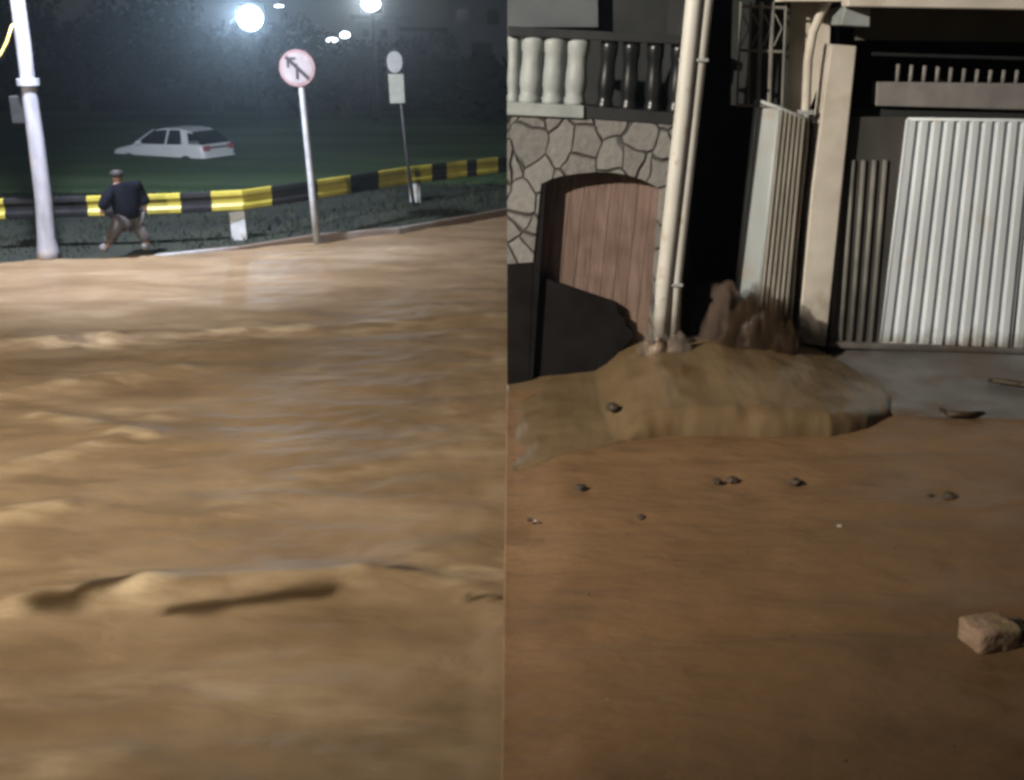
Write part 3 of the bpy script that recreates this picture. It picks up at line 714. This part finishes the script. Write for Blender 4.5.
# twin downpipes
PYY = FY-.16
root = thing('downpipe', onY(663,325,PYY), 'pair of tall white downpipes leaning on the corner of the stone house', 'downpipe')
mb = MB(); mb.tube([onY(660,340,PYY), onY(664,280,PYY), onY(683,110,PYY), onY(694,0,PYY), onY(699,-60,PYY)], .078, n=14); mb.build('pipe', 'pipe_white', root, smooth=True)
mb = MB(); mb.tube([onY(672,340,PYY+.05), onY(675,280,PYY+.05), onY(693.5,110,PYY+.05), onY(706,0,PYY+.05), onY(712,-60,PYY+.05)], .069, n=14); mb.build('pipe', 'pipe_white', root, smooth=True)
for y, x in ((60,693.5),(284,669)):
    mb = MB(); c = onY(x, y, PYY+.03); mb.box(c, (.26,.14,.03)); mb.build('clamp', 'galv', root, bevel=.006)

# open white gate leaf
root = thing('metal_gate', onY(770,315,11.3), 'narrow white metal gate leaf standing open at the passage', 'gate')
mb = MB(); A = [onY(734,312,11.34), onY(757,318,11.28), onY(779,108,11.28), onY(756.5,100,11.34)]
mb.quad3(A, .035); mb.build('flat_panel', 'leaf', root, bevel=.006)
mb = MB(); n = 6; tl, tr, bl, br = onY(779.5,108,11.26), onY(806,119,11.2), onY(757.5,318,11.26), onY(787,330,11.2)
prev = None; 
for k in range(n*4+1):
    t = k/(n*4); ph = (k % 4); off = Vector((0, -.045 if ph in (1,2) else .0, 0))
    i = mb.add([bl.lerp(br, t)+off, tl.lerp(tr, t)+off])
    if prev is not None: mb.face((prev, i, i+1, prev+1))
    prev = i
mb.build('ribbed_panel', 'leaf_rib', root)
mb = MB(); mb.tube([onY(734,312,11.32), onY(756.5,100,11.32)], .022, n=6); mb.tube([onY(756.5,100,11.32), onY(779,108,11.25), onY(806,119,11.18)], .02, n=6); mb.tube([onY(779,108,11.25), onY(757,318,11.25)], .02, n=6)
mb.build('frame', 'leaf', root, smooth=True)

# garage house
GY = 11.4
root = thing('garage_house', (4.5, GY, ROAD), 'beige garage house with a flat canopy above its wide gate', 'house')
mb = MB(); c = [onY(x, y, GY-.14) for x, y in ((798,343),(826,347),(842,190),(857,46),(831,44),(812,190))]
mb.quad3(c, .3); mb.build('column', 'beige_wall', root, bevel=.015)
mb = MB(); mb.prism([(789,-30),(832,-30),(829,60),(806,118),(780,118)], GY+.2, .25); mb.build('upper_wall', 'beige_wall', root)
mb = MB(); mb.prism([(806,118),(831,110),(813,200),(800,345),(786,345)], GY+.22, .2); mb.build('pilaster', 'dark_wall', root)
mb = MB(); mb.prism([(848,-60),(1140,-60),(1140,13),(1024,9.5),(848,6.5)], 10.7, .22); mb.build('canopy_edge', 'beige_wall', root, bevel=.015)
mb = MB(); a = onY(789,5,10.7); e = onY(1140,5,10.7); mb.box(((a.x+e.x)/2, 12.1, a.z+.12), (e.x-a.x, 2.3, .16)); mb.build('canopy_slab', 'beige_wall', root)
mb = MB(); mb.prism([(846,6),(871,7),(870,27),(841,25),(842,18)], 10.95, .5); mb.build('bracket', 'white_paint', root, bevel=.012)
mb = MB(); mb.prism([(858,4),(1140,6),(1140,44),(857,40)], GY+.12, .15); mb.build('lintel', 'soffit', root)
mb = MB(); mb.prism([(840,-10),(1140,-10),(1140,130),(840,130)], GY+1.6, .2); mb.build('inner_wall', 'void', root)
mb = MB(); mb.prism([(877,82),(1140,85),(1140,113),(876,106)], GY+.10, .16); mb.build('crossbeam', 'beam', root, bevel=.012)
for k in range(14):
    x = 897+k*13.2; a = onY(x, 82+k*.15, GY+.18); b = onY(x+1.5, 64+k*.9 if k < 7 else 70, GY+.18)
    mb = MB(); mb.tube([a, b], .02, n=6); mb.build('spike', 'beam', root, smooth=True)
mb = MB(); mb.prism([(836,108),(1140,113),(1140,122),(833,122)], GY+.2, .1); mb.build('gate_head', 'dark_wall', root)
mb = MB(); mb.tube([onY(872,54,GY+.0), onY(1140,62,GY+.0)], .018, n=6); mb.build('rail', 'dark_metal', root)
# beige downpipe with an elbow
root2 = thing('downpipe', onY(788,330,GY-.12), 'thin beige downpipe with an elbow beside the garage column', 'downpipe')
mb = MB(); mb.tube([onY(787,338,GY-.1), onY(793,250,GY-.1), onY(803,150,GY-.1), onY(806,105,GY-.1), onY(808,60,GY-.1), onY(813,32,GY-.1), onY(824,6,GY-.2), onY(838,-12,GY-.3), onY(850,-30,GY-.3)], .045, n=10); mb.build('pipe', 'beige_wall', root2, smooth=True)
mb = MB(); mb.box(onY(806,112,GY-.08), (.14,.14,.04)); mb.build('clamp', 'galv', root2)

# corrugated garage gate
def corrug(mb, bl, br, tl, tr, n, amp, duty=.62):
    prev = None
    segs = [(0,0),(.14,1),(duty-.02,1),(duty+.12,0)]
    ks = []
    for k in range(n): ks += [(k+s, o) for s, o in segs]
    ks.append((n, 0))
    for s, o in ks:
        t = s/n; off = Vector((0, -amp*o, 0))
        i = mb.add([bl.lerp(br, t)+off, tl.lerp(tr, t)+off])
        if prev is not None: mb.face((prev, i, i+1, prev+1))
        prev = i
g1 = thing('garage_gate', onY(950,350,GY), 'wide white corrugated metal gate under the garage crossbeam', 'gate')
TL, TR, BL, BR = onY(907,119,GY), onY(1034,119.5,GY), onY(880,343,GY), onY(1011,350,GY)
mb = MB(); corrug(mb, BL, BR, TL, TR, 10, .035); mb.build('leaf', 'gate', g1)
TR2, BR2, TL2, BL2 = onY(1150,122,GY), onY(1130,357,GY), onY(1036,119.5,GY), onY(1013.5,350,GY)
mb = MB(); corrug(mb, BL2, BR2, TL2, TR2, 9, .035); mb.build('leaf', 'gate', g1)
mb = MB(); mb.tube([BL+Vector((0,-.02,0)), TL+Vector((0,-.02,0))], .018, n=6); mb.tube([TL+Vector((0,-.02,0)), TR2+Vector((0,-.02,0))], .018, n=6); mb.tube([BL+Vector((0,-.02,.01)), BR2+Vector((0,-.02,.01))], .018, n=6); mb.build('frame', 'gate', g1, smooth=True)
g2 = thing('side_gate', onY(855,345,GY), 'dark grey ribbed metal gate panel between the column and the white gate', 'gate')
mb = MB(); mb.prism([(828,343),(879,343),(906,117),(843,117)], GY-.01, .04); mb.build('panel', 'side_gate', g2)
for xb, xt in ((831,845),(841,856),(851,867),(861,878),(871,889)):
    mb = MB(); f = (343-165)/(343-117); xt2 = lerp(xb, xt, 1); mb.tube([onY(xb,342,GY-.025), onY(lerp(xb,xt2,.8),160,GY-.025)], .026, n=6); mb.build('rib', 'side_rib', g2, smooth=True)

# ================================================================== MUD HEAP AND SURGE
FRONT = [(470,470),(508,467),(545,458),(600,447),(625,440),(680,436),(760,438),(830,437),(868,429),(890,418),(893,405)]
def heap():
    mb = MB(); g = {}; nx, ny = 170, 60
    front = [(onZ(x, y, ROAD).x, onZ(x, y, ROAD).y) for x, y in FRONT]
    xr = onZ(892,416,ROAD).x
    TOP = [(-.06,.02),(.6,.03),(.86,.05),(.98,.13),(1.12,.26),(1.4,.35),(2.0,.40),(2.6,.36),(2.95,.30),(3.3,.2),(3.62,.12),(3.8,.06)]
    xr = 3.86
    for i in range(nx+1):
        x = SEAM+.005 + (xr-SEAM)*i/nx
        yf = interp(front, x) + .06*n2(x, 0, 1.6, 1) + .012*n2(x, 0, 9, 2); yb = 11.62 if x < 3.05 else lerp(11.62, yf+.3, smooth((x-3.05)/.8))
        for j in range(ny+1):
            t = j/ny; y = lerp(yf, yb, t**1.25)
            d = y-yf
            lip = min(1, d/lerp(.4, .16, smooth((x-.7)/.6))); lip = math.sqrt(max(0, 1-(1-lip)**2))
            hgt = interp(TOP, x); k_ = smooth((x-.7)/.5); up = hgt*((.62*lip + .38*smooth(d/1.2))*k_ + smooth(d/.9)*(1-k_))
            edge = smooth((xr-x)/.12)
            up *= smooth((x-SEAM)/.8); z = ROAD*smooth((x-SEAM)/.5) + .004*smooth((x-SEAM)/.2) + up*edge + .02*n2(x, y, 1.6, 1)*lip + .008*n2(x, y, 5, 2)*lip
            z += (.010*n2(x*1.5, y*.6, 3, 5) + .004*n2(x*5, y*1.2, 3, 6))*smooth(d/.3)*edge*smooth((x-.3)/.8)
            # scalloped drips along the lip
            z -= .03*max(0, n2(x, 0, 6, 8))*math.exp(-((d-.1)/.12)**2)
            g[i,j] = mb.add([(x, y, z)])
    for i in range(nx):
        for j in range(ny): mb.face((g[i,j], g[i+1,j], g[i+1,j+1], g[i,j+1]))
    for j0 in (0,):
        for i in range(nx):
            a, b = g[i,j0], g[i+1,j0]; pa, pb = mb.v[a].copy(), mb.v[b].copy(); pa.z = pb.z = -.2
            c = mb.add([pa, pb]); mb.face((a, c, c+1, b))
    for i0 in (0, nx):
        for j in range(ny):
            a, b = g[i0,j], g[i0,j+1]; pa, pb = mb.v[a].copy(), mb.v[b].copy(); pa.z = pb.z = -.2
            c = mb.add([pa, pb]); mb.face((a, b, c+1, c))
    o = mb.build('mud_surge', 'mound', smooth=True)
    tag(o, 'broad tan sheet of muddy water surging out of the passage onto the road', 'mud surge')
heap()
def lump(name, cx, cy, cz, rx, ry, rz, m, seed, rough=.22, sharp=1.0, parent=None):
    bm = bmesh.new(); bmesh.ops.create_icosphere(bm, subdivisions=4, radius=1)
    for v in bm.verts:
        p = v.co.copy(); k = 1 + rough*noise.noise(p*1.7+Vector((seed,0,0))) + rough*.5*noise.noise(p*4+Vector((0,seed,0)))
        if p.z > 0:
            w = (1-p.z*.6)**sharp; p.x *= w if sharp > 0 else 1; p.y *= w if sharp > 0 else 1
        v.co = Vector((cx+p.x*rx*k, cy+p.y*ry*k, cz+p.z*rz*k))
    me = bpy.data.meshes.new(name); bm.to_mesh(me); bm.free(); me.materials.append(M[m])
    for p in me.polygons: p.use_smooth = True
    o = bpy.data.objects.new(name, me); COL.objects.link(o); return o
# the plume bursting through the passage: a wet core and a cloud of fine spray round it
def blob_mesh(name, jets, Y, seed, res, rough, grow=1.0):
    rnd = random.Random(seed)
    md = bpy.data.metaballs.new('tmp'); md.resolution = res; md.render_resolution = res; md.threshold = .35
    for (bx, by), (tx, ty), r0, r1 in jets:
        p0, p1 = onY(bx, by, Y), onY(tx, ty, Y); dy = rnd.uniform(-.12,.08)
        n = max(5, int((p1-p0).length/.04))
        for k in range(n+1):
            t = k/n; e = md.elements.new()
            e.co = p0.lerp(p1, t) + Vector((rnd.gauss(0,.008), dy*t, .02*math.sin(t*3.1))); e.radius = lerp(r0, r1, t)*grow
    ob = bpy.data.objects.new('tmp', md); COL.objects.link(ob)
    dg = bpy.context.evaluated_depsgraph_get(); dg.update()
    me = bpy.data.meshes.new_from_object(ob.evaluated_get(dg)); me.name = name
    bpy.data.objects.remove(ob); bpy.data.metaballs.remove(md)
    for v in me.vertices:
        c = v.co
        v.co = c + v.normal*rough*(noise.noise(Vector((c.x*7, c.y*7, c.z*3)))*1.0 + noise.noise(Vector((c.x*18, c.y*18, c.z*7)))*.5)
    for p in me.polygons: p.use_smooth = True
    me.materials.clear(); return me
def spray_mat(name, col, dens, zlow, zhigh):
    m = bpy.data.materials.new(name); m.use_nodes = True; nt = m.node_tree; N = nt.nodes; L = nt.links
    N.remove(N['Principled BSDF'])
    vp = N.new('ShaderNodeVolumePrincipled'); vp.inputs['Color'].default_value = (*col, 1); vp.inputs['Anisotropy'].default_value = .1
    tc = N.new('ShaderNodeTexCoord'); mp = N.new('ShaderNodeMapping'); mp.inputs['Scale'].default_value = (9, 9, 4); L.new(tc.outputs['Object'], mp.inputs['Vector'])
    n = N.new('ShaderNodeTexNoise'); n.inputs['Scale'].default_value = 1; n.inputs['Detail'].default_value = 4; L.new(mp.outputs[0], n.inputs['Vector'])
    mr = N.new('ShaderNodeMapRange'); mr.inputs['From Min'].default_value = .36; mr.inputs['From Max'].default_value = .62; mr.inputs['To Max'].default_value = dens; L.new(n.outputs['Fac'], mr.inputs['Value'])
    sp = N.new('ShaderNodeSeparateXYZ'); L.new(tc.outputs['Object'], sp.inputs[0])
    zr = N.new('ShaderNodeMapRange'); zr.inputs['From Min'].default_value = zlow; zr.inputs['From Max'].default_value = zhigh; zr.inputs['To Min'].default_value = 1; zr.inputs['To Max'].default_value = .12; L.new(sp.outputs['Z'], zr.inputs['Value'])
    mu = N.new('ShaderNodeMath'); mu.operation = 'MULTIPLY'; L.new(mr.outputs['Result'], mu.inputs[0]); L.new(zr.outputs['Result'], mu.inputs[1]); L.new(mu.outputs[0], vp.inputs['Density'])
    L.new(vp.outputs['Volume'], N['Material Output'].inputs['Volume']); return m
M['spray'] = spray_mat('muddy_spray', (.62,.45,.35), 75, .25, 1.05)
M['spray_dark'] = spray_mat('dark_muddy_spray', (.2,.13,.08), 60, .25, 1.1)
M['spray_pale'] = spray_mat('pale_muddy_spray', (.75,.62,.52), 40, .25, .7)
def plume(name, core, jets, Y, m, sm, label, seed):
    me = blob_mesh(name, core, Y, seed, .03, .03); me.materials.append(M[m])
    o = bpy.data.objects.new(name, me); COL.objects.link(o); tag(o, label, 'water splash'); PINV[o.name] = Matrix()
    me2 = blob_mesh('spray', jets, Y-.03, seed+1, .035, .05, 1.25); me2.materials.append(M[sm])
    c = bpy.data.objects.new('spray', me2); COL.objects.link(c); c.parent = o
    return o
def fan(x0, x1, yb, tops, r0, r1, rng):
    return [((lerp(x0, x1, (k+.5)/len(tops)), yb), t, r0*rng.uniform(.9,1.1), r1*rng.uniform(.8,1.2)) for k, t in enumerate(tops)]
def jets(x0, x1, yb, outline, n, r0, r1, rng):
    res = []
    for k in range(n):
        x = lerp(x0, x1, (k+rng.random())/n); yt = lerp(yb, interp(outline, x), rng.uniform(.55, 1.06))
        res.append(((x, yb), (x + rng.gauss(0, 7), yt), r0*rng.uniform(.7,1.2), r1*rng.uniform(.5,1.4)))
    return res
rg = random.Random(4); M['froth'] = mat('muddy_froth', (.2,.145,.105), (.3,.235,.18), scale=6, rough=.5, bump=.4, bscale=14)
plume('mud_splash', fan(688,738,356,[(690,338),(702,326),(714,320),(726,322),(736,336)],.2,.15,rg),
      fan(682,740,350,[(680,314),(686,303),(692,309),(699,292),(706,298),(713,286),(720,292),(727,286),(735,299),(742,316)],.2,.085,rg), 11.1, 'splash', 'spray', 'reddish brown plume of water spraying up in the passage beside the white gate', 1)
plume('mud_splash', fan(734,784,358,[(738,340),(748,326),(757,314),(767,318),(780,338)],.2,.14,rg),
      fan(732,786,352,[(738,318),(746,304),(753,296),(758,285),(765,291),(773,304),(784,324)],.19,.075,rg), 10.85, 'splash_dark', 'spray_dark', 'dark brown peaked heap of churned mud before the open gate leaf', 5)
plume('mud_splash', fan(646,682,354,[(648,342),(657,337),(668,340),(678,344)],.1,.05,rg),
      jets(642,686,350,[(642,334),(655,318),(668,326),(686,338)],14,.09,.035,rg), 10.66, 'froth', 'spray_pale', 'pale froth of muddy water splashing round the foot of the downpipes', 9)
# shadow across the foot of the doorway, painted as a black slab
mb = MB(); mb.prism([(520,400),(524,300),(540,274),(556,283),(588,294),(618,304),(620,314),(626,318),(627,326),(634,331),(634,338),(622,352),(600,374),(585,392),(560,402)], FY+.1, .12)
tag(mb.build('door_shadow', 'shade_black', bevel=.02), 'painted black shadow across the lower left of the arched brown door', 'shadow')

# ================================================================== LOOSE THINGS
def rock(px, py, r, z, m, label, group, seed, flat=.6, name='stone'):
    p = onZ(px, py, z); o = lump(name, 0, 0, 0, r, r*.8, r*flat, m, seed, .35, 0)
    o.location = (p.x, p.y, z+r*flat*.05); tag(o, label, 'stone', group); return o
STONES = [(530,520,.022,'pebble','dark pebble nearest the left edge of the mud road'),
 (536,521,.016,'pale_pebble','tiny pale pebble beside the leftmost dark pebble on the mud road'),
 (641,517,.03,'pebble','dark pebble standing in a small pit left of the road middle'),
 (717,481,.035,'pebble','left of two dark stones lying below the middle of the mud surge'),
 (733,480,.045,'pebble','right of two dark stones lying below the middle of the mud surge'),
 (796,482,.05,'pebble','single flat dark stone below the right part of the mud surge'),
 (840,526,.022,'pale_pebble','pale pebble lying alone right of the road middle'),
 (929,496,.03,'pebble','smaller of the dark stone pair at the right of the road'),
 (950,496,.05,'pebble','larger of the dark stone pair at the right of the road'),
 (607,700,.012,'pale_pebble','bright speck of pebble low in the dark road foreground'),
 (580,488,.05,'pebble','flat dark stone near the left end of the mud surge'),
 (612,407,.06,'pebble','dark stone stuck in the left flank of the mud surge')]
for k, (x, y, r, m, lb) in enumerate(STONES): rock(x, y, r*1.0, ROAD if k < 11 else .2, m, lb, 'stones on the mud road', k*1.7)
# grit washed over the mud road
mb = MB()
for k in range(420):
    x = random.uniform(.05, 5.2); y = random.uniform(4.3, 10.2) ; r = random.uniform(.003, .011)
    if n2(x, y, .7, 3) < -.05: continue
    z = ROAD*smooth((x-SEAM)/.5) + .018*n2(x, y*1.8, .8, 2)
    b = mb.add([Vector((x,y,z))+Vector(q)*r*random.uniform(.7,1.3) for q in ((1.4,0,0),(0,1,0),(-1.4,0,0),(0,-1,0),(0,0,.9))])
    for q in range(4): mb.face((b+q, b+(q+1)%4, b+4))
struct(mb.build('grit', 'pebble'), 'stuff')
# clay block
bp = onZ(990,652,ROAD); 
root = thing('clay_block', bp, 'worn muddy building block lying on the mud road at the lower right', 'block')
root.rotation_euler = (0,0,0)
def bpt(px, py, z): return onZ(px, py, z)
L_, W_, T_ = .42, .17, .17
ux = Vector((math.cos(math.radians(14)), math.sin(math.radians(14)), 0)); uy = Vector((-ux.y, ux.x, 0)); uz = Vector((0,0,1))
o0 = bpt(978,656,ROAD) - uz*.015
def worn_box(L_, W_, T_, off, name, m):
    bm = bmesh.new(); bmesh.ops.create_cube(bm, size=1.0)
    bmesh.ops.subdivide_edges(bm, edges=bm.edges[:], cuts=9, use_grid_fill=True)
    for v in bm.verts:
        c = v.co*2; k = (abs(c.x)**8 + abs(c.y)**8 + abs(c.z)**8)**.125; c = c/max(1, k)
        p = Vector(((c.x+1)/2*L_, (c.y+1)/2*W_, (c.z+1)/2*T_))
        q = noise.noise_vector(p*14)*.011 + noise.noise_vector(p*34)*.005
        groove = -.014*math.exp(-((c.y-.05)/.28)**2)*max(0, c.z-.4)/.6      # worn hollow along the top
        v.co = off + o0 + ux*(p.x+q.x) + uy*(p.y+q.y) + uz*(p.z+q.z+groove)
    me = bpy.data.meshes.new(name); bm.to_mesh(me); bm.free(); me.materials.append(M[m])
    for p in me.polygons: p.use_smooth = True
    o = bpy.data.objects.new(name, me); COL.objects.link(o); o.parent = root; o.matrix_parent_inverse = PINV[root.name]; return o
worn_box(.30, .22, .16, Vector(), 'body', 'brick')
worn_box(.14, .20, .10, ux*.29+uy*.01, 'broken_end', 'debris')
# dark stick on the driveway edge and a dark puddle shaped as a rod
mb = MB(); mb.tube([onZ(941,409,.11), onZ(950,414,.12), onZ(966,414.5,.12), onZ(983,413,.11)], [.02,.032,.03,.022], n=8)
tag(mb.build('stick', 'debris', smooth=True), 'short dark stick lying on the front edge of the driveway', 'stick')
mb = MB(); mb.tube([onZ(988,380,.2), onZ(1005,382,.2), onZ(1030,386,.2), onZ(1050,387,.2)], [.02,.035,.03,.02], n=8)
tag(mb.build('stick', 'debris', smooth=True), 'dark puddle streak on the driveway below the white gate', 'stick')  # not a stick: the dark puddle, shaped as a rod
# ================================================================== LAMPS, SKY, CAMERA
def spot(name, loc, target, energy, color, size, angle, blend=.6):
    l = bpy.data.lights.new(name, 'SPOT'); l.energy = energy; l.color = color; l.shadow_soft_size = size
    l.spot_size = math.radians(angle); l.spot_blend = blend
    o = bpy.data.objects.new(name, l); COL.objects.link(o); o.location = loc
    o.rotation_euler = (Vector(target)-Vector(loc)).to_track_quat('-Z', 'Y').to_euler(); return o
# street lamp on the near side, left of the viewpoint
KL = Vector((-8.6, 1.6, 7.6))
root = thing('street_lamp', (-10.4, 1.3, 0), 'warm street lamp on the near side of the street left of the viewpoint', 'street lamp')
mb = MB(); mb.tube([(-10.4,1.3,-.3),(-10.4,1.3,4),(-10.4,1.3,7.4)], [.13,.11,.09]); mb.tube([(-10.4,1.3,7.3),(-10.1,1.35,7.7),(-9.0,1.5,7.85)], .04); mb.build('pole', 'pole', root, smooth=True)
mb = MB(); mb.box(KL+Vector((0,0,.22)), (.8,.3,.12)); hh = mb.build('lamp_head', 'galv', root, bevel=.03)
mb = MB(); mb.box(KL+Vector((0,0,.14)), (.55,.22,.03)); mb.build('lens', 'sodium', hh)
spot('street_lamp_light', KL, (.4, 14.5, .5), 15000, (1, .91, .78), .12, 88, 1.0)
spot('far_street_lamp_light', LED, LED+Vector((.4,5,-8)), 9500, (.74, .8, 1.0), .15, 124, .9)
for p, e_, c in ((FL1, 900, (.6,.78,1)), (FL2, 500, (.85,.93,1))):
    spot('floodlight_light', p + Vector((0,-.6,0)), (-6, 5, 12), e_*2.6, c, .4, 54, 1.0)

hm_ = bpy.data.materials.new('rain_haze'); hm_.use_nodes = True
ht = hm_.node_tree; ht.nodes.remove(ht.nodes['Principled BSDF'])
vp = ht.nodes.new('ShaderNodeVolumePrincipled'); vp.inputs['Color'].default_value = (.8,.87,.92,1); vp.inputs['Density'].default_value = HAZE; vp.inputs['Anisotropy'].default_value = .86
ht.links.new(vp.outputs['Volume'], ht.nodes['Material Output'].inputs['Volume']); M['haze'] = hm_
mb = MB(); mb.box((0, 50, 6.5), (170, 130, 15.8)); struct(mb.build('haze', 'haze'), 'stuff')

w = bpy.data.worlds.new('World'); sc.world = w; w.use_nodes = True
nt = w.node_tree; bg = nt.nodes['Background']
sky = nt.nodes.new('ShaderNodeTexSky'); sky.sky_type = 'NISHITA'; sky.sun_disc = False
sky.sun_elevation = math.radians(30); sky.sun_rotation = math.radians(200)
nt.links.new(sky.outputs['Color'], bg.inputs['Color']); bg.inputs['Strength'].default_value = .0034
sl = bpy.data.lights.new('sun', 'SUN'); sl.energy = .05; sl.angle = math.radians(5); sl.color = (.8,.88,1)
so = bpy.data.objects.new('sun', sl); COL.objects.link(so); so.rotation_euler = (math.radians(60), 0, math.radians(-30))

cam = bpy.data.cameras.new('camera'); co = bpy.data.objects.new('camera', cam); COL.objects.link(co)
cam.sensor_fit = 'HORIZONTAL'; cam.sensor_width = 36; cam.lens = F*36/W; cam.clip_end = 3000
co.location = (0,0,CAMZ); co.rotation_euler = (math.pi/2 - PITCH, 0, 0)
sc.camera = co
sc.view_settings.view_transform = 'Standard'; sc.view_settings.look = 'None'; sc.view_settings.exposure = 0; sc.view_settings.gamma = 1
sc.cycles.use_denoising = True
sc.cycles.filter_width = 3.2
sc.cycles.volume_max_steps = 64
